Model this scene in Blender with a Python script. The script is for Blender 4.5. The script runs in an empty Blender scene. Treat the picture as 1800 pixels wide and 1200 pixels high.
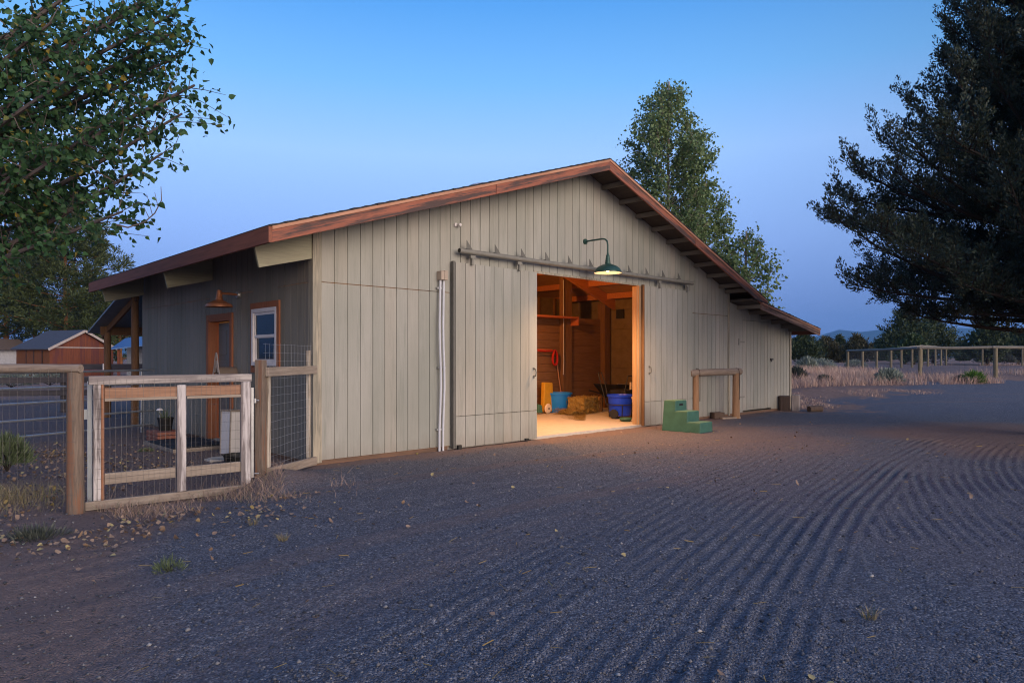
import bpy, math, random
import numpy as np
from mathutils import Vector, Matrix

random.seed(7)
rng = np.random.default_rng(11)
SC = bpy.context.scene
COL = SC.collection
R = math.radians
EYE, F, CX, HY = 1.457, 1200.0, 900.0, 628.0
BU = (0.7214, 0.6925)            # along the gable wall
BV = (-0.6925, 0.7214)           # into the barn
BP = (-2.683, 9.2)               # near corner of the barn
BROT = math.atan2(BU[1], BU[0])

# ------------------------------------------------------------------ helpers
def buv(u, v, z=0.0):
    return Vector((BP[0] + u*BU[0] + v*BV[0], BP[1] + u*BU[1] + v*BV[1], z))

def at(px, py, d):
    """world point at depth d seen along a sight line of the photograph"""
    return Vector(((px - CX)/F*d, d, EYE + (HY - py)/F*d))

def tag(o, label=None, cat=None, group=None, kind=None):
    if label: o['label'] = label
    if cat: o['category'] = cat
    if group: o['group'] = group
    if kind: o['kind'] = kind
    return o

def empty(name, loc=(0, 0, 0), rz=0.0):
    o = bpy.data.objects.new(name, None)
    o.empty_display_size = 0.2
    o.location = loc
    o.rotation_euler = (0, 0, rz)
    COL.objects.link(o)
    return o

def thing(name, label, cat, loc=(0, 0, 0), rz=0.0, group=None):
    return tag(empty(name, loc, rz), label, cat, group)

def link_mesh(name, me, mat, parent=None, smooth=False):
    if mat is not None:
        me.materials.append(mat)
    if smooth:
        me.polygons.foreach_set('use_smooth', [True]*len(me.polygons))
    o = bpy.data.objects.new(name, me)
    COL.objects.link(o)
    if parent is not None:
        o.parent = parent
    return o

class MB:
    def __init__(s):
        s.v, s.f = [], []
    def add(s, vs, fs):
        b = len(s.v)
        s.v += [tuple(p) for p in vs]
        s.f += [tuple(i + b for i in f) for f in fs]
        return s
    def hexa(s, p):   # p: 4 bottom (ccw from above), 4 top
        return s.add(p, [(3, 2, 1, 0), (4, 5, 6, 7), (0, 1, 5, 4), (1, 2, 6, 5), (2, 3, 7, 6), (3, 0, 4, 7)])
    def bx(s, x0, x1, y0, y1, z0, z1):
        return s.hexa([(x0, y0, z0), (x1, y0, z0), (x1, y1, z0), (x0, y1, z0),
                       (x0, y0, z1), (x1, y0, z1), (x1, y1, z1), (x0, y1, z1)])
    def beam(s, a, b, w, h, up=(0, 0, 1)):
        a, b = Vector(a), Vector(b)
        d = (b - a).normalized()
        up = Vector(up)
        sd = d.cross(up)
        if sd.length < 1e-4:
            sd = Vector((1, 0, 0))
        sd.normalize()
        u2 = sd.cross(d).normalized()
        q = []
        for c in (a, b):
            for sx, sz in ((-1, -1), (1, -1), (1, 1), (-1, 1)):
                q.append(c + sd*(sx*w/2) + u2*(sz*h/2))
        return s.add(q, [(3, 2, 1, 0), (4, 5, 6, 7), (0, 1, 5, 4), (1, 2, 6, 5), (2, 3, 7, 6), (3, 0, 4, 7)])
    def tube(s, pts, r, n=8, cap=True):
        pts = [Vector(p) for p in pts]
        m = len(pts)
        rr = r if isinstance(r, (list, tuple)) else [r]*m
        t0 = (pts[1] - pts[0]).normalized()
        ref = Vector((0, 0, 1)) if abs(t0.z) < 0.9 else Vector((1, 0, 0))
        nx = t0.cross(ref).normalized()
        vs, fs = [], []
        for i, p in enumerate(pts):
            t = (pts[min(i + 1, m - 1)] - pts[max(i - 1, 0)]).normalized()
            nx = (nx - t*nx.dot(t)).normalized()
            ny = t.cross(nx)
            for k in range(n):
                a = 2*math.pi*k/n
                vs.append(p + (nx*math.cos(a) + ny*math.sin(a))*rr[i])
        for i in range(m - 1):
            for k in range(n):
                k2 = (k + 1) % n
                fs.append((i*n + k, i*n + k2, (i + 1)*n + k2, (i + 1)*n + k))
        if cap:
            fs.append(tuple(range(n - 1, -1, -1)))
            fs.append(tuple((m - 1)*n + k for k in range(n)))
        return s.add(vs, fs)
    def lathe(s, prof, c=(0, 0, 0), n=24, axis='z', cap0=False, cap1=False):
        vs, fs = [], []
        for r, z in prof:
            for k in range(n):
                a = 2*math.pi*k/n
                x, y = r*math.cos(a), r*math.sin(a)
                q = (x, y, z) if axis == 'z' else ((z, x, y) if axis == 'x' else (y, z, x))
                vs.append((q[0] + c[0], q[1] + c[1], q[2] + c[2]))
        m = len(prof)
        for i in range(m - 1):
            for k in range(n):
                k2 = (k + 1) % n
                fs.append((i*n + k, i*n + k2, (i + 1)*n + k2, (i + 1)*n + k))
        if cap0: fs.append(tuple(range(n - 1, -1, -1)))
        if cap1: fs.append(tuple((m - 1)*n + k for k in range(n)))
        return s.add(vs, fs)
    def prism(s, poly, axis, a, b):
        """polygon (2-D) extruded from a to b along axis: 'y' -> (x,z), 'x' -> (y,z), 'z' -> (x,y)"""
        def P(p, t):
            return (p[0], t, p[1]) if axis == 'y' else ((t, p[0], p[1]) if axis == 'x' else (p[0], p[1], t))
        n = len(poly)
        vs = [P(p, a) for p in poly] + [P(p, b) for p in poly]
        fs = [tuple(range(n)), tuple(range(2*n - 1, n - 1, -1))]
        for i in range(n):
            j = (i + 1) % n
            fs.append((i, i + n, j + n, j))
        return s.add(vs, fs)
    def build(s, name, mat, parent=None, smooth=False, bevel=0.0, seg=1):
        me = bpy.data.meshes.new(name)
        me.from_pydata(s.v, [], s.f)
        me.update()
        o = link_mesh(name, me, mat, parent, False)
        import bmesh
        bm = bmesh.new(); bm.from_mesh(me)
        bmesh.ops.recalc_face_normals(bm, faces=bm.faces)
        bm.to_mesh(me); bm.free()
        if smooth:
            me.polygons.foreach_set('use_smooth', [True]*len(me.polygons))
            try: me.set_sharp_from_angle(angle=R(38))
            except Exception: pass
        if bevel:
            md = o.modifiers.new('bevel', 'BEVEL')
            md.width = bevel; md.segments = seg; md.limit_method = 'ANGLE'; md.angle_limit = R(40)
        return o

def np_mesh(name, verts, quads, mat, parent=None, smooth=False, tris=None):
    me = bpy.data.meshes.new(name)
    verts = np.asarray(verts, np.float32)
    nq = 0 if quads is None else len(quads)
    nt = 0 if tris is None else len(tris)
    me.vertices.add(len(verts)); me.vertices.foreach_set('co', verts.ravel())
    idx = []
    if nq: idx.append(np.asarray(quads, np.int32).ravel())
    if nt: idx.append(np.asarray(tris, np.int32).ravel())
    idx = np.concatenate(idx)
    me.loops.add(len(idx)); me.loops.foreach_set('vertex_index', idx)
    st = np.concatenate([np.arange(nq, dtype=np.int32)*4, nq*4 + np.arange(nt, dtype=np.int32)*3])
    me.polygons.add(nq + nt)
    me.polygons.foreach_set('loop_start', st)
    if smooth: me.polygons.foreach_set('use_smooth', np.ones(nq + nt, dtype=bool))
    me.update(calc_edges=True)
    me.validate()
    return link_mesh(name, me, mat, parent)

def copy_tree(o, parent=None):
    c = o.copy()
    COL.objects.link(c)
    if parent is not None: c.parent = parent
    for ch in list(o.children):
        copy_tree(ch, c)
    return c

# value noise, numpy
def hash2(ix, iy, seed=0):
    h = (ix.astype(np.int64)*374761393 + iy.astype(np.int64)*668265263 + seed*982451653) & 0xffffffff
    h = ((h ^ (h >> 13))*1274126177) & 0xffffffff
    return ((h ^ (h >> 16)) & 0xffff)/65535.0
def vnoise(x, y, seed=0):
    x = np.asarray(x, float); y = np.asarray(y, float)
    ix = np.floor(x); iy = np.floor(y)
    fx = x - ix; fy = y - iy
    fx = fx*fx*(3 - 2*fx); fy = fy*fy*(3 - 2*fy)
    a = hash2(ix, iy, seed); b = hash2(ix + 1, iy, seed)
    c = hash2(ix, iy + 1, seed); d = hash2(ix + 1, iy + 1, seed)
    return (a*(1 - fx) + b*fx)*(1 - fy) + (c*(1 - fx) + d*fx)*fy
def fbm(x, y, seed=0, o=3):
    t = 0; a = 0.5
    for i in range(o):
        t = t + a*vnoise(x*2**i, y*2**i, seed + i); a *= 0.5
    return t/(1 - 0.5**o)
def sstep(a, b, x):
    t = np.clip((np.asarray(x, float) - a)/(b - a), 0, 1)
    return t*t*(3 - 2*t)

# ------------------------------------------------------------------ materials
class NT:
    def __init__(s, name):
        s.m = bpy.data.materials.new(name)
        s.m.use_nodes = True
        s.t = s.m.node_tree
        s.b = s.t.nodes['Principled BSDF']
        s.b.inputs['Specular IOR Level'].default_value = 0.3
    def n(s, k, **kw):
        n = s.t.nodes.new(k)
        for a, b in kw.items(): setattr(n, a, b)
        return n
    def l(s, a, b): s.t.links.new(a, b)
    def coord(s, scale=(1, 1, 1), kind='Object'):
        c = s.n('ShaderNodeTexCoord'); mp = s.n('ShaderNodeMapping')
        s.l(c.outputs[kind], mp.inputs[0]); mp.inputs['Scale'].default_value = scale
        return mp.outputs[0]
    def noise(s, vec, sc, det=4, rough=.6):
        n = s.n('ShaderNodeTexNoise'); n.inputs['Scale'].default_value = sc
        n.inputs['Detail'].default_value = det; n.inputs['Roughness'].default_value = rough
        s.l(vec, n.inputs['Vector']); return n.outputs['Fac']
    def ramp(s, fac, stops):
        n = s.n('ShaderNodeValToRGB'); e = n.color_ramp.elements
        while len(e) < len(stops): e.new(.5)
        for q, (p, c) in zip(e, stops):
            q.position = p; q.color = (*c, 1) if len(c) == 3 else c
        s.l(fac, n.inputs[0]); return n.outputs[0]
    def mix(s, fac, a, b, mode='MIX'):
        n = s.n('ShaderNodeMix', data_type='RGBA', blend_type=mode)
        for sock, v in ((n.inputs[0], fac), (n.inputs[6], a), (n.inputs[7], b)):
            if hasattr(v, 'is_linked'): s.l(v, sock)
            elif isinstance(v, (int, float)): sock.default_value = v
            else: sock.default_value = (*v, 1)
        return n.outputs[2]
    def math(s, op, a, b=0.0, clamp=False):
        n = s.n('ShaderNodeMath', operation=op, use_clamp=clamp)
        for sock, v in ((n.inputs[0], a), (n.inputs[1], b)):
            if hasattr(v, 'is_linked'): s.l(v, sock)
            else: sock.default_value = v
        return n.outputs[0]
    def bump(s, h, strength=.3, dist=.01):
        n = s.n('ShaderNodeBump'); n.inputs['Strength'].default_value = strength
        n.inputs['Distance'].default_value = dist
        s.l(h, n.inputs['Height']); s.l(n.outputs[0], s.b.inputs['Normal'])
    def col(s, c):
        if hasattr(c, 'is_linked'): s.l(c, s.b.inputs['Base Color'])
        else: s.b.inputs['Base Color'].default_value = (*c, 1)
    def rough(s, r): s.b.inputs['Roughness'].default_value = r

def mul(c, k): return tuple(min(1, x*k) for x in c)

def wood(name, c, c2=None, axis='x', scale=1.0, rough=.8, wear=None, wear_amt=.5, knots=True):
    """timber with grain along one axis and optional weathered patches"""
    k = NT(name)
    c2 = c2 or mul(c, .62)
    sc = {'x': (1.2, 18, 18), 'y': (18, 1.2, 18), 'z': (18, 18, 1.2)}[axis]
    sc = tuple(q*scale for q in sc)
    v = k.coord(sc)
    a = k.noise(v, 2.2, 6, .65)
    g = k.ramp(a, [(.28, c2), (.62, c), (.85, mul(c, 1.18))])
    w = k.noise(k.coord((1.3*scale,)*3), 1.7, 4)
    g = k.mix(k.math('MULTIPLY', w, .35), g, mul(c2, .9))
    if wear:
        v2 = k.coord(tuple(q*.35 for q in sc))
        b = k.noise(v2, 1.6, 5, .7)
        m = k.ramp(b, [(.5 - .2*wear_amt + .06, (0, 0, 0)), (.5 - .2*wear_amt + .16, (1, 1, 1))])
        g = k.mix(m, g, wear)
    k.col(g); k.rough(rough); k.bump(a, .5, .004)
    return k.m

def plain(name, c, rough=.5, metal=0.0, var=.25, sc=6.0, bump=.1):
    k = NT(name)
    v = k.coord()
    a = k.noise(v, sc, 5, .65)
    b = k.noise(v, sc*.25, 3)
    g = k.ramp(a, [(.25, mul(c, 1 - var)), (.7, mul(c, 1 + var*.4))])
    g = k.mix(k.math('MULTIPLY', b, var), g, mul(c, .6))
    k.col(g); k.rough(rough); k.b.inputs['Metallic'].default_value = metal
    if bump: k.bump(a, bump, .003)
    return k.m

def siding(name, c):
    k = NT(name)
    v = k.coord((22, 22, 1.0))
    a = k.noise(v, 1.6, 6, .7)
    g = k.ramp(a, [(.25, mul(c, .86)), (.6, c), (.85, mul(c, 1.08))])
    b = k.noise(k.coord((1, 1, .35)), .9, 5, .6)
    g = k.mix(k.ramp(b, [(.36, (0, 0, 0)), (.66, (.75,)*3)]), g, mul((c[0]*.92, c[1]*.97, c[2]*.93), .72))
    b2 = k.noise(k.coord((7, 7, .5)), 1.3, 6, .7)
    g = k.mix(k.ramp(b2, [(.52, (0, 0, 0)), (.72, (.7,)*3)]), g, mul((c[0]*.88, c[1]*.94, c[2]*.90), .62))
    # splash dirt and bleaching near the foot, scuffs
    sep = k.n('ShaderNodeSeparateXYZ'); tc = k.n('ShaderNodeTexCoord'); k.l(tc.outputs['Object'], sep.inputs[0])
    d = k.noise(k.coord((3, 3, 1)), 1.5, 5, .7)
    h = k.math('SUBTRACT', k.math('MULTIPLY', d, .55), sep.outputs[2])
    h = k.math('MULTIPLY', h, 2.2, True)
    g = k.mix(k.math('MULTIPLY', h, .6), g, (.19, .155, .125))
    e = k.noise(k.coord((30, 30, 2.5)), 2.4, 3, .5)
    g = k.mix(k.ramp(e, [(.70, (0, 0, 0)), (.76, (.45,)*3)]), g, mul(c, 1.35))
    f = k.noise(k.coord((26, 26, 1.6)), 2.0, 4, .6)
    g = k.mix(k.ramp(f, [(.68, (0, 0, 0)), (.78, (.4,)*3)]), g, mul(c, .5))
    isl = k.n('ShaderNodeNewGeometry').outputs['Random Per Island']
    g = k.mix(1.0, g, k.ramp(isl, [(0, (.90, .91, .90)), (.5, (1, 1, 1)), (1, (1.0, .965, .935))]), 'MULTIPLY')
    k.col(g); k.rough(.72); k.bump(a, .35, .003)
    return k.m

def leafmat(name, c, c2=None, yellow=None, ya=.05, trans=.25):
    """leaf colours vary with position in leaf-sized clumps"""
    k = NT(name)
    v = k.coord()
    a = k.noise(v, 3.0, 2)
    b = k.n('ShaderNodeTexWhiteNoise'); k.l(k.n('ShaderNodeNewGeometry').outputs['Random Per Island'], b.inputs['Vector'])
    c2 = c2 or mul(c, .55)
    g = k.ramp(b.outputs['Value'], [(0, c2), (1 - ya - .04, c), (1 - ya + .001, yellow or mul(c, 1.3)), (1, yellow or mul(c, 1.3))])
    g = k.mix(k.math('MULTIPLY', a, .5), g, c2)
    k.col(g); k.rough(.55)
    if trans:
        tr = k.n('ShaderNodeBsdfTranslucent'); ms = k.n('ShaderNodeMixShader'); ms.inputs[0].default_value = trans
        k.l(g, tr.inputs[0]); k.l(k.b.outputs[0], ms.inputs[1]); k.l(tr.outputs[0], ms.inputs[2])
        k.l(ms.outputs[0], k.t.nodes['Material Output'].inputs[0])
    return k.m

def emit(name, c, s):
    k = NT(name)
    k.b.inputs['Base Color'].default_value = (*c, 1)
    k.b.inputs['Emission Color'].default_value = (*c, 1)
    k.b.inputs['Emission Strength'].default_value = s
    return k.m

PAINT = (.385, .372, .335)
M = {}
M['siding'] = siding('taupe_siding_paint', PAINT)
M['siding_side'] = siding('shaded_taupe_siding_paint', (.27, .243, .205))  # gable's taupe paint again, darkened for the wall turned away from the light
M['trimpaint'] = wood('taupe_trim', (.34, .31, .25), (.2, .18, .14), 'z', wear=(.42, .36, .27), wear_amt=.3)
M['tailpaint'] = wood('taupe_rafter_tail', (.36, .34, .24), (.27, .25, .18), 'x')
M['lookout'] = wood('taupe_lookout', (.2, .18, .14), (.13, .11, .09), 'y')
M['sheath'] = wood('roof_sheathing', (.085, .065, .05), (.05, .04, .03), 'y')
M['fascia'] = wood('red_stained_rake_board', (.36, .135, .085), (.25, .085, .055), 'x', scale=1.0, wear=(.085, .055, .05), wear_amt=.52)
M['fascia_dark'] = wood('red_stained_eave_board', (.29, .11, .07), (.18, .07, .045), 'y', scale=.6)
M['fascia_lean'] = wood('bleached_rake_board', (.40, .25, .18), (.2, .11, .08), 'x', scale=1.0, wear=(.10, .06, .05), wear_amt=.55)
M['fascia_strip'] = wood('pale_drip_strip', (.52, .28, .18), (.36, .17, .11), 'x', scale=.6)
M['shingle'] = plain('asphalt_shingle', (.05, .045, .045), .95, var=.5, sc=22, bump=.6)
M['orange'] = wood('orange_stained_trim', (.34, .13, .065), (.24, .09, .045), 'z')
M['doorpaint'] = plain('grey_door_paint', (.17, .16, .145), .5, var=.1)
M['vinyl'] = plain('white_vinyl', (.72, .68, .68), .4, var=.12, bump=0)
M['galv'] = plain('galvanised_steel', (.42, .42, .42), .45, .7, var=.3)
M['track'] = plain('grey_painted_track', (.25, .24, .21), .5, .2, var=.25)
M['bracket'] = plain('dull_grey_bracket', (.16, .155, .14), .6, .3)
M['darkmetal'] = plain('dark_metal', (.045, .043, .04), .5, .5)
M['conduit'] = plain('pale_conduit_pipe', (.55, .56, .60), .45, .0, var=.12)
M['conduitbox'] = plain('tan_conduit_box', (.42, .34, .27), .55)
M['greenenamel'] = plain('green_enamel', (.035, .085, .07), .3, .2, var=.2)
M['whitenamel'] = plain('white_enamel_lining', (.8, .78, .7), .35, var=.05)
M['copper'] = plain('copper_enamel', (.40, .16, .08), .35, .35, var=.25)
M['bulb'] = emit('warm_bulb_glass', (1, .62, .30), 18)
M['inbulb'] = emit('orange_bulb_glass', (1, .5, .14), 14)
M['concrete'] = plain('concrete_slab', (.50, .45, .39), .75, var=.18, sc=9)
M['inwood'] = wood('interior_timber', (.22, .12, .055), (.13, .065, .03), 'z')
M['jamb'] = wood('door_jamb_timber', (.42, .27, .15), (.28, .17, .09), 'z')
M['inwoodx'] = wood('interior_plank', (.235, .125, .06), (.14, .07, .032), 'x')
M['inbeam'] = wood('interior_rafter', (.56, .21, .075), (.36, .13, .045), 'x')
M['inshelf'] = wood('interior_shelf', (.45, .13, .05), (.3, .09, .035), 'x')
M['inpanel'] = plain('interior_sheet_siding', (.20, .145, .075), .8, var=.3)
M['postwood'] = wood('weathered_post', (.23, .175, .135), (.095, .07, .055), 'z', scale=1.6, wear=(.20, .10, .06), wear_amt=.3)
M['greywoodx'] = wood('silvered_board', (.29, .255, .25), (.13, .11, .11), 'x', wear=(.42, .38, .35), wear_amt=.2)
M['greywoodz'] = wood('silvered_stile', (.25, .215, .21), (.10, .085, .085), 'z', wear=(.52, .48, .47), wear_amt=.4)
M['orangewoodx'] = wood('fresh_cedar_rail', (.36, .205, .13), (.23, .125, .08), 'x')
M['tanwoodx'] = wood('tan_board', (.36, .30, .245), (.19, .15, .12), 'x')
M['tanwoodz'] = wood('tan_stile', (.30, .25, .20), (.13, .105, .08), 'z', wear=(.5, .44, .36), wear_amt=.3)
M['logx'] = wood('peeled_log', (.33, .265, .21), (.17, .125, .095), 'x', scale=1.5)
M['logz'] = wood('peeled_log_post', (.36, .22, .13), (.2, .115, .06), 'z')
M['porchpost'] = wood('brown_porch_pole', (.20, .105, .05), (.12, .06, .03), 'z')
M['pen_wood'] = wood('treated_pen_pole', (.22, .185, .12), (.12, .10, .065), 'z')
M['pen_rail'] = wood('treated_pen_rail', (.24, .215, .18), (.14, .125, .1), 'x')
M['darkrail'] = wood('dark_weathered_rail', (.10, .085, .085), (.05, .045, .045), 'x')
M['wire'] = plain('fence_wire', (.16, .15, .145), .5, .6, bump=0)
M['pipe'] = plain('galvanised_pipe', (.34, .37, .42), .35, .6, var=.2)
M['whitepost'] = plain('white_painted_post', (.62, .64, .62), .5, var=.2)
M['white'] = plain('white_painted_panel', (.68, .65, .64), .5, var=.14, sc=3)
M['green'] = plain('green_moulded_plastic', (.048, .138, .105), .5, var=.35, sc=5)
M['greentread'] = plain('dusty_tread', (.13, .24, .16), .75, var=.25, sc=12)
M['tubblue'] = plain('sky_blue_plastic', (.02, .24, .85), .4, var=.12)
M['bucketblue'] = plain('royal_blue_plastic', (.012, .06, .75), .38, var=.12)
M['blacktub'] = plain('black_plastic', (.016, .016, .016), .5, var=.2)
M['rubber'] = plain('black_rubber_mat', (.022, .024, .03), .75, var=.3)
M['yellow'] = plain('yellow_painted_sheet', (.55, .30, .025), .5, var=.25)
M['redrope'] = plain('red_webbing', (.45, .02, .015), .7, var=.2)
M['cream'] = plain('cream_wheel', (.62, .5, .38), .5, var=.1)
M['hay'] = wood('baled_hay', (.36, .26, .085), (.18, .115, .03), 'x', scale=1.5, rough=.95)
M['hayend'] = wood('baled_hay_end', (.36, .2, .07), (.2, .10, .03), 'z', scale=1.5, rough=.95)
M['straw'] = leafmat('loose_straw', (.40, .28, .09), (.2, .13, .04), trans=0)
M['brick'] = plain('red_brick', (.30, .12, .085), .85, var=.3)
M['bark'] = wood('dark_stump_bark', (.13, .09, .07), (.06, .04, .03), 'z')
M['cutwood'] = wood('silver_cut_wood', (.34, .29, .27), (.2, .17, .15), 'z')
M['shedwall'] = wood('red_brown_shed_siding', (.20, .06, .028), (.11, .035, .02), 'z', scale=.4, wear=(.11, .035, .03), wear_amt=.35)
M['shedside'] = wood('brown_shed_siding', (.18, .07, .03), (.14, .05, .02), 'z', scale=.4)
M['shedtrim'] = plain('pale_shed_trim', (.42, .36, .33), .7)
M['shedroof'] = plain('slate_grey_shingles', (.075, .085, .11), .9, var=.3, sc=8)
M['blueroof'] = plain('blue_metal_roof', (.08, .17, .36), .4, .2)
M['metalroof'] = plain('grey_metal_roof', (.20, .22, .25), .45, .4)
M['offwhite'] = plain('off_white_wall', (.5, .5, .52), .8)
M['hang'] = plain('grey_hose_metal', (.33, .29, .28), .5, .1)
M['brownpot'] = plain('brown_drum', (.2, .15, .12), .6)
M['cottonleaf'] = leafmat('cottonwood_leaf', (.07, .165, .058), (.026, .062, .026), (.40, .28, .04), .012, .3)
M['aspenleaf'] = leafmat('aspen_leaf', (.20, .275, .115), (.09, .145, .055), None, .05, .3)
M['juniper'] = leafmat('juniper_foliage', (.042, .066, .042), (.015, .025, .017), (.055, .05, .024), .12, .0)
M['farjuniper'] = leafmat('far_juniper_foliage', (.075, .105, .045), (.03, .045, .02), None, .05, 0)
M['fargreen'] = leafmat('far_bright_juniper_foliage', (.07, .115, .045), (.03, .05, .02), None, .05, 0)
M['farbrown'] = leafmat('far_olive_foliage', (.12, .105, .045), (.045, .045, .02), None, .05, 0)
M['pine'] = leafmat('pine_needles', (.085, .11, .036), (.025, .04, .016), None, .05, 0)
M['cbark'] = plain('cottonwood_bark', (.15, .12, .11), .9, var=.3, sc=12)
M['abark'] = plain('aspen_bark', (.30, .25, .2), .9, var=.25, sc=12)
M['jbark'] = plain('juniper_bark', (.035, .027, .022), .95, var=.3, sc=10)
M['pbark'] = plain('orange_pine_bark', (.30, .13, .055), .95, var=.4, sc=8)
M['sage'] = leafmat('sagebrush_leaf', (.30, .34, .28), (.17, .20, .165), None, .05, 0)
M['sagedark'] = leafmat('dark_brush_leaf', (.09, .10, .085), (.04, .05, .04), None, .05, 0)
M['bright'] = leafmat('bright_weed_leaf', (.13, .26, .035), (.05, .12, .018), None, .05, .2)
M['weed'] = leafmat('low_weed_leaf', (.17, .21, .11), (.08, .11, .055), None, .05, .2)
M['dry'] = leafmat('dry_grass_blade', (.58, .40, .32), (.42, .27, .215), (.62, .48, .37), .2, 0)
M['drytan'] = leafmat('tan_grass_blade', (.32, .26, .16), (.17, .14, .075), (.16, .18, .08), .2, 0)
M['drytan2'] = leafmat('dry_weed_stalk', (.42, .30, .23), (.24, .165, .13), (.17, .18, .09), .12, 0)
M['litter'] = leafmat('fallen_leaf', (.36, .25, .165), (.17, .115, .085), (.44, .36, .15), .12, 0)

# gravel and dirt in one ground material, mixed by the masks stored on the ground
def ground_mat():
    k = NT('gravel_and_dirt')
    v = k.coord()
    def attr(n):
        a = k.n('ShaderNodeAttribute'); a.attribute_name = n; return a.outputs['Fac']
    vor = k.n('ShaderNodeTexVoronoi'); vor.inputs['Scale'].default_value = 85; k.l(v, vor.inputs['Vector'])
    wn = k.n('ShaderNodeTexWhiteNoise'); k.l(vor.outputs['Color'], wn.inputs['Vector'])
    vor2 = k.n('ShaderNodeTexVoronoi'); vor2.inputs['Scale'].default_value = 150; k.l(v, vor2.inputs['Vector'])
    n1 = k.noise(v, 30, 5, .7)
    n2 = k.noise(v, .9, 5, .6)
    g = k.ramp(wn.outputs['Value'], [(0, (.05, .055, .068)), (.45, (.112, .127, .162)), (.80, (.19, .21, .26)), (.955, (.30, .31, .345)), (1, (.5, .49, .48))])
    g = k.mix(k.math('MULTIPLY', n2, .5), g, (.15, .135, .145))
    g = k.mix(k.ramp(n1, [(.35, (.5,)*3), (.6, (0, 0, 0))]), g, (.065, .068, .082))
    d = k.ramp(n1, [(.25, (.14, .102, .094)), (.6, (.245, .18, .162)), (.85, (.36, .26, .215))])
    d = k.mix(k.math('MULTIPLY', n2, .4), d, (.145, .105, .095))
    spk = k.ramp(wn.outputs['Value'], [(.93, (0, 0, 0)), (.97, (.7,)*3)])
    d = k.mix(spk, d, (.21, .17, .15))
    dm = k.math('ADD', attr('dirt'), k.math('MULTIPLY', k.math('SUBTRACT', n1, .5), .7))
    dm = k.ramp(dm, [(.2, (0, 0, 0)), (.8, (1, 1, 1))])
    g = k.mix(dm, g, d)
    s = k.ramp(k.noise(v, 8, 6, .75), [(.3, (.19, .125, .10)), (.65, (.32, .21, .165)), (.85, (.40, .29, .22))])
    sm = k.math('ADD', attr('dry'), k.math('MULTIPLY', k.math('SUBTRACT', k.noise(v, 2.5, 5, .7), .5), .8))
    sm = k.ramp(sm, [(.35, (0, 0, 0)), (.65, (1, 1, 1))])
    g = k.mix(sm, g, s)
    k.col(g); k.rough(.95); k.b.inputs['Specular IOR Level'].default_value = .12
    h = k.math('ADD', k.math('MULTIPLY', vor.outputs['Distance'], -.9), k.math('MULTIPLY', vor2.outputs['Distance'], -.35))
    h = k.math('ADD', h, k.math('MULTIPLY', n1, .8))
    k.bump(h, .85, .02)
    return k.m
M['ground'] = ground_mat()

# ------------------------------------------------------------------ ground
JUN = (10.3, 12.6)         # foot of the big juniper
def barn_dist(X, Y):
    dx, dy = X - BP[0], Y - BP[1]
    u = dx*BU[0] + dy*BU[1]; v = dx*BV[0] + dy*BV[1]
    ox = np.maximum(np.maximum(-u, u - 14.7), 0); oy = np.maximum(np.maximum(-v, v - 7.7), 0)
    return np.hypot(ox, oy), u, v
def gz(X, Y):
    X = np.asarray(X, float); Y = np.asarray(Y, float)
    bd, u, v = barn_dist(X, Y)
    r = sstep(17, 31, Y)*.78 + sstep(31, 120, Y)*.25
    left = sstep(2, -14, X)
    r = r*(1 - .75*left)*sstep(.2, 7, bd)
    far = np.hypot(X, Y)
    r = r + (fbm(X*.05, Y*.05, 3) - .5)*1.2*sstep(30, 120, far)*sstep(400, 150, far)
    r = r + (fbm(X*.5, Y*.5, 5) - .5)*.07*sstep(.0, 2.5, bd)
    r = r - .05*np.exp(-(((X + 3.6)/.9)**2 + ((Y - 7.0)/1.1)**2))
    r = r + .16*np.exp(-(((X + 2.72)/.38)**2 + ((Y - 7.82)/.42)**2)) + .05*np.exp(-(((X + 2.3)/.7)**2 + ((Y - 8.2)/.5)**2))
    r = r - .012*(bd < .01)
    return r
AC, BC = (39.9, -18.1), (21.5, -1.1)
def furrow(X, Y):
    dA = np.hypot(X - AC[0], Y - AC[1]); dB = np.hypot(X - BC[0], Y - BC[1])
    w = (fbm(X*.4, Y*.4, 21) - .5)*.05
    w2 = (fbm(X*3.0, Y*3.0, 22) - .5)*.022
    fA = np.cos((dA + w + w2)*2*math.pi/.118); fB = np.cos((dB + w*1.3 + w2)*2*math.pi/.118)
    edge = 43.95 + .3*(fbm(X*.4, Y*.4, 9) - .5)
    mB = sstep(-.12, .22, edge - dA)*sstep(13.5, 11.0, Y)
    ampA = (.75*sstep(46.3, 44.9, dA) + .25*sstep(48.2, 46.0, dA))*(1 - mB)*sstep(60, 22, Y)*sstep(33, 38, dA)
    ampB = mB*sstep(3.8, 6.4, Y + .2*(X - 2))
    am = .1 + 1.7*fbm(X*.6, Y*.6, 31)*sstep(.2, .55, fbm(X*1.7, Y*1.7, 33))
    bd, u, v = barn_dist(X, Y)
    am = am*sstep(.5, 3.0, bd)
    per = .5 + .8*vnoise(np.round((dA + w)/.118)*.37, X*0, 41)   # tines of unequal depth
    h = (ampA*fA*per + ampB*fB*.6)*am*.0135
    dC = np.hypot(X - 13.6, Y + 8.1)
    rut = ((fbm(dC*1.25, Y*.05, 51, 2) - .5)*.085 + (fbm(dC*5.0, Y*.12, 52, 2) - .5)*.022)*sstep(45.2, 46.6, dA)*sstep(24.5, 22.5, dC)*sstep(.6, 2.4, bd)
    return h + rut, dA
def ground_z(x, y):
    a, b = np.array([x]), np.array([y])
    return float(gz(a, b)[0] + furrow(a, b)[0][0])

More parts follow.
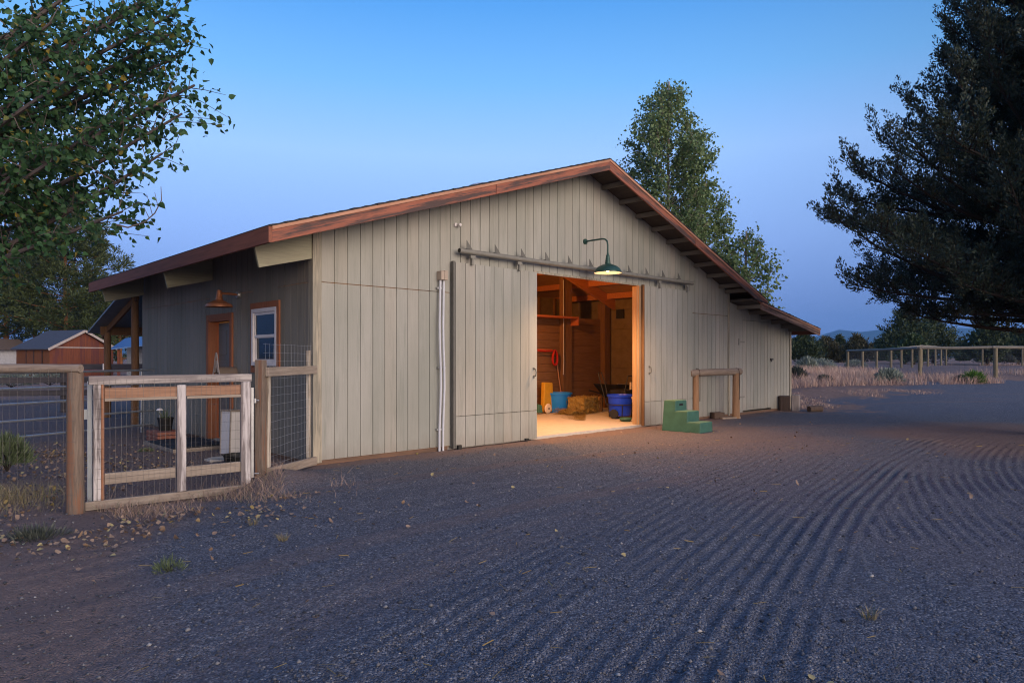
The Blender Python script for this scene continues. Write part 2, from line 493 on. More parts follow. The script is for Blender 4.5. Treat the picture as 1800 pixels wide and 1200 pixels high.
def seg(a, b, st): return list(np.arange(a, b, st))
def geo(a, b, n): return list(np.geomspace(a, b, n))
xs = sorted([-q for q in geo(14.5, 5000, 60)] + seg(-14, -6, .16) + seg(-6, 8.0, .028) + seg(8.0, 13, .06) + seg(13, 26, .14) + geo(26.3, 5000, 60))
ys = sorted([-q for q in geo(2, 60, 14)] + seg(-1.5, 2.6, .25) + seg(2.6, 12.5, .026) + seg(12.5, 22, .05) + seg(22, 40, .18) + geo(40.4, 4800, 80))
xs, ys = np.array(xs), np.array(ys)
GX, GY = np.meshgrid(xs, ys)
fur, dA = furrow(GX, GY)
GZ = gz(GX, GY) + fur + (fbm(GX*9, GY*9, 61, 2) - .5)*.012*(np.hypot(GX, GY) < 25)
bd, gu, gv = barn_dist(GX, GY)
n1 = fbm(GX*.6, GY*.6, 71) - .5
n2 = fbm(GX*2.5, GY*2.5, 72) - .5
# masks
dirt = sstep(48.4, 50.9, dA + 1.3*n1 + .6*n2 + .35*(np.sin(GX*.3)))
dCg = np.hypot(GX - 13.6, GY + 8.1)
streak = sstep(.52, .68, fbm(dCg*1.6, GX*.10, 75))*sstep(45.2, 46.6, dA)*.38
doorc = buv(6.6, -1.9)
dd = np.hypot(GX - doorc.x, GY - doorc.y)
dirt = np.maximum(dirt*sstep(.1, 1.0, np.hypot(gu - 2.2, gv + .6) - 2.0), streak)
dirt = np.maximum(dirt, .45*sstep(4.0, 1.2, dd + 2.2*n1))
dirt = np.maximum(dirt, sstep(.9, .15, bd + 1.2*n1)*.75)
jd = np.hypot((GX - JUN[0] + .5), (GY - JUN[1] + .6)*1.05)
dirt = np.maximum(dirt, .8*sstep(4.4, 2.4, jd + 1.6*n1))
dirt = np.maximum(dirt, sstep(-2.9, -4.4, GX + .25*(GY - 9) + 1.2*n1))
penm = sstep(0, 1, (GY - 29.5) - .1*(GX - 20))*sstep(15, 17.5, GX)*sstep(62, 56, GY)
gravel_edge = 25.2 + .10*(GX - 12) + 1.6*n1
dry = sstep(-.6, 1.2, GY - gravel_edge)
dry = np.where(GX < 2, 0, dry)
dry = np.where((GX < 2) & (GY > 24), .8, dry)
dry = np.where((GX < -9) & (GY > 22), .7, dry)
dry = dry*(1 - .85*penm); dirt = np.maximum(dirt, .85*penm)
sp = np.hypot((GX - 8.4)*.75, (GY - 20.6)*.5)
dry = np.maximum(dry, .75*sstep(1.9, .5, sp + 2.2*n2))
dry = np.maximum(dry, .8*sstep(2.6, .5, np.hypot((GX - 11.0)*.5, (GY - 23.2)*1.4) + 2.4*n2))
nx_, ny_ = len(xs), len(ys)
V = np.stack([GX, GY, GZ], -1).reshape(-1, 3)
ii = (np.arange(ny_ - 1)[:, None]*nx_ + np.arange(nx_ - 1)[None, :])
Q = np.stack([ii, ii + 1, ii + nx_ + 1, ii + nx_], -1)
fd = ((dirt < .5) & (dry < .5) & (GY < 28) & (GX > -6) & (GX < 40) & (GY > -12))[:-1, :-1]
fd &= ((bd[:-1, :-1] > .02))
def ground_part(name, mask):
    q = Q[mask]
    used = np.zeros(len(V), bool); used[q.ravel()] = True
    mp = np.cumsum(used) - 1
    o = np_mesh(name, V[used], mp[q], M['ground'], smooth=True)
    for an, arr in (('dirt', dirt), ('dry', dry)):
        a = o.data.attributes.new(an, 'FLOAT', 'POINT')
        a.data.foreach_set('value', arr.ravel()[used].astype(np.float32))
    return tag(o, kind='structure')
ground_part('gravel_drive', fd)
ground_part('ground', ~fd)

# hills far away
def hills(name, dist, prof, mat, thick):
    xs_ = [p[0] for p in prof]
    n = 160
    px = np.linspace(xs_[0], xs_[-1], n)
    py = np.interp(px, xs_, [p[1] for p in prof])
    py = py + (fbm(px*.02, px*0, 91) - .5)*5
    rows = []
    for k, (t, hh) in enumerate(((0, 0), (.25, .55), (.5, 1.0), (.8, .7), (1.0, 0))):
        d = dist + thick*t
        X = (px - CX)/F*(dist + thick*.5); Z = np.maximum(0, (HY - py)/F*(dist + thick*.5))*hh
        Z = Z*(1 + .25*(fbm(px*.03, px*0 + k, 95) - .5)*(hh < 1)) - (2 if hh == 0 else 0)
        rows.append(np.stack([X, np.full(n, d), Z], -1))
    v = np.concatenate(rows)
    q = []
    for r_ in range(4):
        a = np.arange(n - 1) + r_*n
        q.append(np.stack([a, a + 1, a + n + 1, a + n], -1))
    return tag(np_mesh(name, v, np.concatenate(q), mat, smooth=True), kind='structure')
M['hill'] = plain('wooded_hillside', (.035, .05, .045), .95, var=.4, sc=.01, bump=0)
hills('hills', 3500, [(-2600, 612), (-900, 604), (200, 606), (1200, 600), (1400, 597), (1440, 589), (1478, 578.5), (1500, 580), (1515, 583.5), (1545, 578), (1600, 571), (1660, 574), (1700, 578), (1745, 573), (1790, 579), (2100, 590), (3400, 605)], M['hill'], 900)

# ------------------------------------------------------------------ barn
barn = thing('barn', 'taupe board-sided barn with wide sliding doors, red-brown rake boards and a low lean-to', 'barn', buv(0, 0, 0), BROT)
RU, RZ = 5.6, 5.12                     # ridge
LU, LZ = -.87, 3.03                    # left eave
EU, EZ = 11.88, 2.87                   # right eave
KU0, KZ0, KU, KZ = 11.2, 2.885, 15.08, 2.26   # lean-to roof
V0, V1 = -.62, 8.06
def roof_z(u):
    if u <= RU: return LZ + (u - LU)/(RU - LU)*(RZ - LZ)
    if u <= 11.15: return RZ + (u - RU)/(EU - RU)*(EZ - RZ)
    return KZ0 + (u - KU0)/(KU - KU0)*(KZ - KZ0)

def board_wall(cuts, iv, v0, th, gap=.011, back=.03, axis='u'):
    """boards between neighbouring cuts; iv(mid) -> [(zlo, zhi at a, zhi at b)]"""
    m = MB()
    for a, b in zip(cuts[:-1], cuts[1:]):
        for lo, ha, hb in iv(a, b):
            for (p, q, y0, y1, dz) in ((a + gap/2, b - gap/2, v0, v0 + th, 0), (a, b, v0 + th + .0005, v0 + th + back, .004)):
                if axis == 'u':
                    pts = [(p, y0, lo + dz), (q, y0, lo + dz), (q, y1, lo + dz), (p, y1, lo + dz), (p, y0, ha - dz), (q, y0, hb - dz), (q, y1, hb - dz), (p, y1, ha - dz)]
                else:
                    pts = [(y0, p, lo + dz), (y0, q, lo + dz), (y1, q, lo + dz), (y1, p, lo + dz), (y0, p, ha - dz), (y0, q, hb - dz), (y1, q, hb - dz), (y1, p, ha - dz)]
                m.hexa(pts)
    return m
def cuts_between(pts, st=.2032):
    out = []
    for a, b in zip(pts[:-1], pts[1:]):
        n = max(1, round((b - a)/st))
        out += [a + (b - a)*i/n for i in range(n)]
    return out + [pts[-1]]
def gable_iv(a, b):
    mid = (a + b)/2
    ta, tb = roof_z(a + 1e-4) - .055, roof_z(b - 1e-4) - .055
    if a < RU < b: ta = tb = max(ta, tb)
    seam = 2.482
    if 4.25 < mid < 7.39:
        return [(2.98, ta, tb)]
    if 2.3 < mid < 9.4:
        return [(.03, 2.9, 2.9), (2.905, ta, tb)]
    out = [(.06, seam - .004, seam - .004)]
    if min(ta, tb) > seam + .05: out.append((seam + .006, ta, tb))
    return out
board_wall(cuts_between([.12, 2.36, 4.25, 7.39, 9.38, RU*2 - .1 + .02]), gable_iv, 0, .012).build('gable_wall', M['siding'], barn)
def lean_iv(a, b):
    ta, tb = roof_z(a + 1e-4) - .05, roof_z(b - 1e-4) - .05
    if a > 11.70 and b < 13.47: return [(.10, 2.402, 2.402), (2.41, ta, tb)] if min(ta, tb) > 2.46 else [(.1, ta, tb)]
    return [(.06, ta, tb)]
board_wall(cuts_between([11.20, 11.70, 13.46, 14.60]), lean_iv, .004, .012).build('lean_to_wall', M['siding'], barn)
# the side wall (faces left), with door and window openings
DV0, DV1, DZ = 2.78, 3.72, 2.10
WV0, WV1, WZ0, WZ1 = 1.06, 1.93, 1.33, 2.20
def side_iv(a, b):
    mid = (a + b)/2
    top = 3.20
    if DV0 < mid < DV1: return [(DZ, top, top)]
    if WV0 < mid < WV1: return [(.05, WZ0, WZ0), (WZ1, top, top)]
    return [(.05, 2.478, 2.478), (2.486, top, top)]
m = board_wall(cuts_between([.02, WV0, WV1, DV0, DV1, 7.62]), side_iv, 0, .012, axis='v')
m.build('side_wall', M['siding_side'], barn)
m = MB()
m.prism([(0, .02), (14.66, .02), (14.66, 2.2), (11.2, 2.8), (11.15, 3.05), (RU, 5.0), (0, 3.2)], 'y', 7.58, 7.62)
m.bx(14.60, 14.63, .04, 7.57, .02, 2.24)
m.build('back_wall', M['siding'], barn)
m = MB(); m.bx(-.012, .118, -.022, .0, .03, 3.19); m.bx(-.014, -.0005, .0, .11, .03, 3.15)
m.build('corner_trim', M['trimpaint'], barn)
m = MB(); m.bx(11.13, 11.195, -.02, .012, .02, 3.08); m.build('corner_trim', M['trimpaint'], barn)
m = MB(); m.bx(14.602, 14.70, -.014, .016, .02, 2.28); m.bx(14.64, 14.70, .017, .10, .02, 2.28); m.build('corner_trim', M['trimpaint'], barn)
M['skirt'] = wood('rusty_skirt_board', (.20, .11, .07), (.10, .065, .045), 'x')
for q_ in ((.0, 2.3, -.008, .012, -.05, .055), (9.5, 14.65, -.002, .012, -.05, .055), (-.008, -.0005, .0, 7.6, -.05, .045)):
    m = MB(); m.bx(*q_); m.build('skirt_board', M['skirt'], barn)

# roof: sheathing below, shingles above
def slab(m, u0, z0, u1, z1, t0, t1, v0=V0, v1=V1):
    m.hexa([(u0, v0, z0 + t0), (u1, v0, z1 + t0), (u1, v1, z1 + t0), (u0, v1, z0 + t0),
            (u0, v0, z0 + t1), (u1, v0, z1 + t1), (u1, v1, z1 + t1), (u0, v1, z0 + t1)])
def roof_side(name, u0, z0, u1, z1):
    m = MB(); slab(m, u0, z0, u1, z1, -.05, -.012, V0 + .0, V1)
    r = m.build(name, M['sheath'], barn)
    s = MB()
    n = int(abs(math.hypot(u1 - u0, z1 - z0))/.19)
    for i in range(n):
        a, b = i/n, (i + 1.12)/n
        ua, ub = u0 + (u1 - u0)*a, u0 + (u1 - u0)*min(1.005, b)
        za, zb = z0 + (z1 - z0)*a, z0 + (z1 - z0)*min(1.005, b)
        va = V0 - .045 - random.random()*.02
        lift = .016 if z1 > z0 else .003
        l2 = .003 if z1 > z0 else .016
        s.hexa([(ua, va, za - .010), (ub, va, zb - .010), (ub, V1 + .02, zb - .010), (ua, V1 + .02, za - .010),
                (ua, va, za + lift + random.random()*.004), (ub, va, zb + l2), (ub, V1 + .02, zb + l2), (ua, V1 + .02, za + lift)])
    s.build('shingles', M['shingle'], r)
roof_side('roof', LU - .03, LZ - .01, RU, RZ)
roof_side('roof', EU + .03, EZ - .01, RU, RZ)
roof_side('lean_to_roof', KU + .03, KZ - .005, KU0, KZ0)
# rake boards, drip strips
def along(name, vs, ang, mat, bevel=0):
    """box given in barn coordinates, stored in a frame whose x runs along the slope"""
    org = Vector(vs[0]); ca, sa = math.cos(ang), math.sin(ang)
    loc = []
    for p in vs:
        d = Vector(p) - org; loc.append((d.x*ca + d.z*sa, d.y, -d.x*sa + d.z*ca))
    m = MB(); m.hexa(loc); o = m.build(name, mat, barn, bevel=bevel)
    o.location = org; o.rotation_euler = (0, -ang, 0)
    return o
def rake(u0, z0, u1, z1, mat, top=-.045, bot=-.205, v0=V0 - .035, v1=V0, joint=None):
    ang = math.atan2(z1 - z0, u1 - u0)
    cuts = [0] + ([joint] if joint else []) + [1]
    for a, b in zip(cuts[:-1], cuts[1:]):
        g = .0012 if b < 1 else 0
        ua, ub = u0 + (u1 - u0)*a, u0 + (u1 - u0)*(b - g); za, zb = z0 + (z1 - z0)*a, z0 + (z1 - z0)*(b - g)
        dz = .004 if a else 0
        along('rake_board', [(ua, v0 - dz, za + bot), (ub, v0 - dz, zb + bot), (ub, v1, zb + bot), (ua, v1, za + bot),
                             (ua, v0 - dz, za + top), (ub, v0 - dz, zb + top), (ub, v1, zb + top), (ua, v1, za + top)], ang, mat, .004)
def strip(u0, z0, u1, z1):
    along('drip_strip', [(u0, V0 - .05, z0 - .052), (u1, V0 - .05, z1 - .052), (u1, V0 - .001, z1 - .052), (u0, V0 - .001, z0 - .052),
            (u0, V0 - .05, z0 - .011), (u1, V0 - .05, z1 - .011), (u1, V0 - .001, z1 - .011), (u0, V0 - .001, z0 - .011)], math.atan2(z1 - z0, u1 - u0), M['fascia_strip'])
rake(LU, LZ, RU, RZ, M['fascia'], joint=.56); strip(LU, LZ, RU, RZ)
rake(RU, RZ, EU, EZ, M['fascia'], joint=.47); strip(RU, RZ, EU, EZ)
rake(EU - .3, roof_z(EU - .3) + .0, KU, KZ, M['fascia_lean'], top=-.045, bot=-.19, v0=V0 - .03, v1=V0 + .002); strip(EU - .28, roof_z(EU - .28), KU, KZ)
m = MB(); m.bx(LU - .04, LU, V0 - .034, V1, LZ - .205, LZ - .012); m.build('eave_board', M['fascia_dark'], barn)
m = MB(); m.bx(EU, EU + .035, V0 - .034, V1, EZ - .17, EZ - .012); m.build('eave_board', M['fascia_dark'], barn)
m = MB(); m.bx(KU, KU + .035, V0 - .03, V1, KZ - .16, KZ - .012); m.build('eave_board', M['fascia_dark'], barn)
for v in (.0, 3.55, 7.45):
    m = MB(); m.prism([(-.015, 2.785), (-.015, 3.26), (-.83, 2.985), (-.74, 2.60)], 'y', v, v + .045)
    m.build('rafter_tail', M['tailpaint'], barn, bevel=.004)
def lookouts(us):
    for u in us:
        z = roof_z(u)
        m = MB(); m.bx(u - .022, u + .022, V0 + .001, -.001, z - .155, z - .065)
        m.build('lookout', M['lookout'], barn)
lookouts([-.45, .15, .75, 1.35, 1.95, 2.55, 3.15, 3.75, 4.35, 4.95])
lookouts([5.62 + .565*i for i in range(1, 10)] + [11.0])
lookouts([11.6, 12.25, 12.9, 13.5, 14.1, 14.55])

# sliding doors on the track
def sliding_door(u0, u1, hs, edge):
    cuts = [u0 + (u1 - u0)*i/9 for i in range(10)]
    m = board_wall(cuts, lambda a, b: [(.025, .517, .517), (.527, 2.965, 2.965)], -.085, .012, back=.032)
    d = m.build('sliding_door', M['siding'], barn)
    h = MB(); hu = u1 - .09 if hs > 0 else u0 + .17
    h.tube([(hu, -.086, 1.12), (hu + .01, -.125, 1.13), (hu + .014, -.135, 1.19), (hu + .01, -.125, 1.25), (hu, -.086, 1.26)], .009, 6)
    h.bx(hu - .02, hu + .02, -.091, -.085, 1.09, 1.14); h.bx(hu - .02, hu + .02, -.091, -.085, 1.24, 1.28)
    h.build('handle', M['bracket'], d, smooth=True)
    e = MB(); e.bx(edge - .02, edge + .02, -.088, -.03, .02, 2.98)
    e.build('edge_trim', M['bracket'] if hs > 0 else M['inwood'], d)
    g = MB(); g.bx(u0 + .02, u0 + .09, -.135, -.088, -.01, .07) if hs > 0 else g.bx(u1 - .1, u1 - .03, -.12, -.088, .0, .05)
    g.build('floor_guide', M['darkmetal'], d)
    g = MB(); g.bx(u1 - .32, u1 - .25, -.13, -.088, .02, .05); g.build('floor_guide', M['darkmetal'], d)
    return d
sliding_door(2.40, 4.255, 1, 2.375)
sliding_door(7.49, 9.37, -1, 7.475)
m = MB(); m.tube([(2.44, -.13, 3.145), (9.30, -.13, 3.145)], .041, 14); tr = m.build('door_track', M['track'], barn, smooth=True)
m = MB(); m.lathe([(.0, 0), (.036, 0)], (2.438, -.13, 3.145), 14, 'x'); m.build('open_end', M['darkmetal'], tr)
for i in range(11):
    u = 2.64 + i*.61
    if i == 6: u += .02
    m = MB(); m.prism([(u - .05, 3.19), (u + .07, 3.19), (u - .05, 3.33)], 'y', -.135, -.128); m.bx(u - .05, u + .02, -.128, -.0005, 3.192, 3.20)
    m.build('track_bracket', M['bracket'], tr)
for u in (2.72, 3.78, 8.0, 9.1):
    m = MB(); m.bx(u - .05, u + .05, -.14, -.088, 3.05, 3.098); m.bx(u - .02, u + .02, -.142, -.10, 2.94, 3.05)
    m.build('door_hanger', M['track'], tr)
m = MB(); m.bx(4.256, 7.40, -.012, -.0005, 2.955, 2.995); m.build('header_trim', M['trimpaint'], barn)
m = MB(); m.bx(7.39, 7.455, -.02, .15, .055, 2.955); m.build('door_jamb', M['jamb'], barn)
m = MB(); m.bx(4.16, 4.249, .04, .16, .055, 2.955); m.build('door_jamb', M['jamb'], barn)
m = MB(); m.bx(.05, 14.6, .046, 7.57, -.1, .05); m.bx(4.16, 7.5, -.03, .046, -.1, .05)
m.build('concrete_floor', M['concrete'], barn)
# lean-to door hardware
m = MB(); m.bx(13.42, 13.58, -.012, .003, 1.385, 1.43); m.bx(13.42, 13.47, -.03, -.012, 1.34, 1.42)
m.build('hasp', M['darkmetal'], barn)
for z in (.45, 1.85):
    m = MB(); m.bx(11.72, 11.98, -.004, .004, z - .02, z + .02); m.bx(11.66, 11.72, -.006, .004, z - .08, z + .08); m.build('strap_hinge', M['track'], barn)

# side door and window
sd = MB(); sd.bx(.13, .17, DV0 + .05, DV1 - .05, .07, DZ - .05)
for (a, b, c, d) in ((.12, .42, 1.5, 1.92), (.52, .82, 1.5, 1.92), (.12, .42, .85, 1.4), (.52, .82, .85, 1.4), (.12, .42, .2, .72), (.52, .82, .2, .72)):
    sd.bx(.122, .13, DV0 + a, DV0 + b, c, d)
door = sd.build('side_door', M['doorpaint'], barn, bevel=.004)
m = MB(); m.lathe([(.0, -.06), (.028, -.055), (.03, -.035), (.012, -.02), (.012, .01)], (.12, DV0 + .12, 1.02), 12, 'x'); m.build('knob', M['galv'], door, smooth=True)
m = MB()
m.bx(-.02, .15, DV1 - .03, DV1, .05, DZ); m.bx(-.02, .15, DV0, DV0 + .03, .05, DZ); m.bx(-.02, .15, DV0, DV1, DZ - .03, DZ + .001)
m.bx(-.03, -.001, DV1 + .001, DV1 + .09, .05, DZ + .09); m.bx(-.03, -.001, DV0 - .09, DV0 - .001, .05, DZ + .09); m.bx(-.03, -.001, DV0 - .0005, DV1 + .0005, DZ + .0015, DZ + .09)
m.build('door_trim', M['orange'], barn)
wf = MB()
for (a, b, c, d) in ((WV0, WV0 + .06, WZ0, WZ1), (WV1 - .06, WV1, WZ0, WZ1), (WV0 + .06, WV1 - .06, WZ1 - .06, WZ1), (WV0 + .06, WV1 - .06, WZ0, WZ0 + .06)):
    wf.bx(-.03, .06, a, b, c, d)
win = wf.build('window', M['vinyl'], barn, bevel=.003)
sx = MB(); zm = 1.76
for z0, z1, x in ((zm, WZ1 - .06, .005), (WZ0 + .06, zm + .03, .022)):
    for (a, b, c, d) in ((WV0 + .06, WV0 + .10, z0, z1), (WV1 - .10, WV1 - .06, z0, z1), (WV0 + .10, WV1 - .10, z0, z0 + .04), (WV0 + .10, WV1 - .10, z1 - .04, z1)):
        sx.bx(x - .012, x + .014, a, b, c, d)
sx.build('sash', M['vinyl'], win)
gm = NT('window_glass'); gm.b.inputs['Base Color'].default_value = (.012, .016, .022, 1); gm.b.inputs['Roughness'].default_value = .08
gm.b.inputs['Specular IOR Level'].default_value = .35
gp = MB(); gp.bx(.004, .008, WV0 + .10, WV1 - .10, zm + .04, WZ1 - .10); gp.bx(.020, .024, WV0 + .10, WV1 - .10, WZ0 + .10, zm - .01)
gp.build('pane', gm.m, win)
m = MB(); m.bx(-.026, -.001, WV0 - .085, WV0 - .001, WZ0 - .02, WZ1 + .001); m.bx(-.026, -.001, WV1 + .001, WV1 + .03, WZ0 - .02, WZ1 + .001)
m.bx(-.03, -.001, WV0 - .085, WV1 + .03, WZ1 + .002, WZ1 + .09); m.bx(-.026, -.001, WV0 - .085, WV1 + .03, WZ0 - .105, WZ0 - .021)
m.build('window_trim', M['orange'], win)
m = MB(); m.bx(14.75, 14.83, .25, .33, 2.0, 2.22); m.bx(14.71, 14.75, .27, .30, 2.1, 2.14); m.build('downspout_outlet', M['vinyl'], barn)

# interior of the barn
m = MB()
for z in np.arange(.06, 2.52, .205):
    m.bx(6.2, 9.12, 3.74, 3.79, z, z + .198)
m.bx(6.2, 9.12, 3.80, 3.81, .05, 2.5)
for z in np.arange(.06, 2.50, .19):
    m.bx(9.46, 10.72, 3.70, 3.74, z, z + .184)
m.bx(9.46, 10.72, 3.745, 3.755, .05, 2.49)
m.build('stall_partition', M['inwoodx'], barn)
for a, b, c, d, h in ((9.15, 9.43, 3.62, 3.80, 3.72), (10.74, 11.0, 3.55, 3.8, 2.98), (6.0, 6.2, 3.62, 3.80, 4.7), (9.05, 9.12, 3.60, 3.735, 3.6)):
    m = MB(); m.bx(a, b, c, d, .05, h); m.build('timber_post', M['inwood'], barn, bevel=.006)
m = MB(); m.hexa([(RU, 3.42, RZ - .36), (11.1, 3.42, 2.80), (11.1, 3.52, 2.80), (RU, 3.52, RZ - .36), (RU, 3.42, RZ - .1), (11.1, 3.42, 3.08), (11.1, 3.52, 3.08), (RU, 3.52, RZ - .1)])
m.build('rafter', M['inbeam'], barn)
for u in (6.3, 7.2, 8.1, 9.0, 9.9, 10.7):
    z = roof_z(u); m = MB(); m.bx(u - .025, u + .025, .05, 7.5, z - .21, z - .056); m.build('purlin', M['inbeam'], barn)
m = MB(); m.hexa([(RU, .04, RZ - .07), (11.1, .04, 3.09), (11.1, 7.5, 3.09), (RU, 7.5, RZ - .07), (RU, .04, RZ - .056), (11.1, .04, 3.104), (11.1, 7.5, 3.104), (RU, 7.5, RZ - .056)])
m.build('ceiling_boards', wood('interior_ceiling_boards', (.40, .22, .10), (.26, .13, .055), 'y'), barn)
m = MB()
for i, z in enumerate(np.arange(.06, 3.0, .55)):
    m.bx(11.06, 11.09, .04, 7.5, z, z + .525)
m.bx(11.092, 11.10, .04, 7.5, .05, 3.05)
m.build('interior_wall', M['inpanel'], barn)
m = MB(); m.bx(6.2, 9.4, 3.35, 3.735, 2.48, 2.53); m.bx(9.36, 9.40, 3.34, 3.61, 2.30, 2.479); m.build('shelf', M['inshelf'], barn)
m = MB(); m.bx(6.25, 11.0, 5.2, 5.25, .05, 3.2); m.build('rear_partition', M['inpanel'], barn)
for u in (8.45, 8.6, 9.75, 10.4):
    m = MB(); m.bx(u - .02, u + .02, 5.12, 5.195, 2.4, 3.2); m.build('stud', M['inwood'], barn)
m = MB(); m.tube([(9.04, 3.58, 3.5), (9.04, 3.57, 1.3), (9.02, 3.57, 1.0)], .011, 6); m.build('lead_pipe', M['conduit'], barn)
m = MB(); m.bx(8.0, 8.75, 3.70, 3.735, 1.60, 1.68); m.build('hook_rail', M['inshelf'], barn)
m = MB(); m.bx(11.0, 11.055, 3.1, 3.35, 2.55, 2.80); m.build('junction_box', M['darkmetal'], barn)

# ------------------------------------------------------------------ lamps and fittings on the barn
gl = thing('gooseneck_lamp', 'green enamel gooseneck barn lamp, lit, over the sliding doors', 'lamp', buv(5.66, 0, 3.68), BROT)
m = MB(); m.lathe([(.0, -.035), (.05, -.03), (.055, -.012), (.055, 0)], (0, -.001, 0), 20, 'y'); m.build('wall_flange', M['greenenamel'], gl, smooth=True)
# arm leans out from the wall
arm = [(0, -.02, 0), (.0, -.25, 0.0), (.0, -.42, 0.0), (.0, -.49, -.015), (.0, -.54, -.06), (.0, -.555, -.13), (.0, -.555, -.28)]
m = MB(); m.tube(arm, .016, 10); m.build('arm', M['greenenamel'], gl, smooth=True)
m = MB(); c = (0, -.555, -.28)
m.lathe([(.018, 0), (.022, -.03), (.036, -.05), (.036, -.085), (.042, -.09), (.042, -.125), (.047, -.13), (.047, -.165), (.052, -.17), (.052, -.20), (.09, -.215), (.165, -.245), (.225, -.29), (.254, -.34), (.26, -.365), (.26, -.372)], c, 36)
m.build('lamp_shade', M['greenenamel'], gl, smooth=True)
m = MB(); m.lathe([(.256, -.372), (.25, -.338), (.22, -.292), (.16, -.25), (.07, -.222)], c, 36); m.build('shade_lining', M['whitenamel'], gl, smooth=True)
m = MB(); m.lathe([(.0, -.215), (.03, -.22), (.055, -.265), (.06, -.30), (.045, -.335), (.0, -.352)], c, 18); m.build('bulb', M['bulb'], gl, smooth=True)
cl = thing('sconce_lamp', 'unlit copper barn lamp above the side door', 'lamp', buv(0, 2.45, 2.46), BROT)
m = MB(); m.lathe([(0, -.05), (.05, -.045), (.062, -.02), (.062, 0)], (-.001, 0, 0), 18, 'x'); m.build('wall_flange', M['galv'], cl, smooth=True)
m = MB(); m.tube([(-.04, 0, 0), (-.2, 0, .01), (-.30, 0, .0)], .02, 10); m.build('arm', M['copper'], cl, smooth=True)
m = MB(); m.lathe([(.0, .06), (.035, .055), (.04, 0), (.05, -.06), (.06, -.1), (.12, -.13), (.19, -.165), (.205, -.20), (.205, -.21), (.19, -.20), (.11, -.14), (.0, -.12)], (-.32, 0, 0), 28); m.build('lamp_shade', M['copper'], cl, smooth=True)

cd = thing('conduit', 'pair of pale bowed conduit pipes with a tan junction box beside the left sliding door', 'conduit', buv(2.15, 0, 0), BROT)
for du in (-.035, .035):
    m = MB(); m.tube([(du - .01, -.05, -.05), (du - .012, -.055, .35), (du + .0, -.06, .7), (du + .008, -.065, 1.0), (du + .0, -.07, 1.3), (du - .018, -.075, 1.6), (du - .022, -.07, 1.95), (du - .008, -.062, 2.35), (du*.9 + .004, -.055, 2.68)], .019, 10)
    m.build('pipe', M['conduit'], cd, smooth=True)
m = MB(); m.bx(-.06, .005, -.12, -.0005, 2.66, 2.80); m.bx(.009, .075, -.12, -.0005, 2.66, 2.81); m.build('junction_box', M['conduitbox'], cd, bevel=.006)
for z, du in ((.32, -.01), (1.28, .012), (2.52, -.005)):
    m = MB(); m.bx(du - .075, du + .075, -.05, -.001, z, z + .03); m.build('strap', M['galv'], cd)
sn = thing('motion_sensor', 'small white motion sensor high on the gable wall', 'sensor', buv(2.46, 0, 3.57), BROT)
m = MB(); m.lathe([(.0, -.03), (.03, -.028), (.034, 0)], (0, -.001, 0), 14, 'y'); m.build('base', M['vinyl'], sn, smooth=True)
m = MB(); m.lathe([(.0, -.05), (.025, -.04), (.03, 0), (.02, .03), (.0, .035)], (.03, -.06, -.005), 14, 'y'); m.build('sensor_head', M['vinyl'], sn, smooth=True)
sk = thing('skylight', 'low pale dome skylight on the left roof slope', 'skylight', buv(4.1, 1.2, roof_z(4.1) + .02), BROT)
m = MB(); m.lathe([(.30, -.14), (.30, -.0), (.26, .03), (.18, .06), (.08, .075), (0.001, .08)], (0, 0, 0), 24); m.build('dome', plain('frosted_dome', (.5, .5, .5), .3), sk, smooth=True)

hr = thing('wall_rack', 'grey pointed metal hoop with brown drum, on the wall by the side door', 'rack', buv(0, 2.62, 1.2), BROT)
m = MB(); arc = []
for t in np.linspace(0, 1, 9):
    arc.append((-.30, -.13 + .13*t**.65, .0 + .33*math.sin(t*math.pi/2)))
m.tube([(-.30, -.13, -.12)] + arc, .012, 8); m.tube([(-.30, .13, -.12)] + [(p[0], -p[1], p[2]) for p in arc], .012, 8)
m.tube([(-.30, -.06, .02), (-.30, 0, .20), (-.30, .06, .02)], .01, 8)
m.build('hoop', M['hang'], hr, smooth=True)
m = MB(); m.lathe([(.09, -.29), (.105, -.28), (.105, -.002), (.0, -.001)], (0, 0, .0), 22, 'x'); m.build('drum', M['brownpot'], hr, smooth=True)

# ------------------------------------------------------------------ porch at the far end of the barn
po = thing('porch', 'open porch with grey metal roof on round poles at the far barn end', 'porch', buv(0, 7.7, 0), BROT)
for u, v in ((-.05, .28), (-.05, 2.55), (3.5, 2.55)):
    m = MB(); m.tube([(u, v, -.1), (u + .01, v, 1.2), (u, v, 2.85 - .25*(v > 1))], [.085, .08, .075], 12); m.build('pole', M['porchpost'], po, smooth=True)
m = MB(); m.hexa([(-.35, .02, 2.86), (4.5, .02, 2.86), (4.5, 3.1, 2.05), (-.35, 3.1, 2.05), (-.35, .02, 2.90), (4.5, .02, 2.90), (4.5, 3.1, 2.09), (-.35, 3.1, 2.09)])
m.build('metal_roof', M['metalroof'], po)
m = MB(); m.beam((-.2, 2.55, 2.10), (4.4, 2.55, 2.10), .06, .2); m.beam((-.05, .05, 2.78), (-.05, 3.0, 2.0), .05, .14); m.build('beam', M['porchpost'], po)

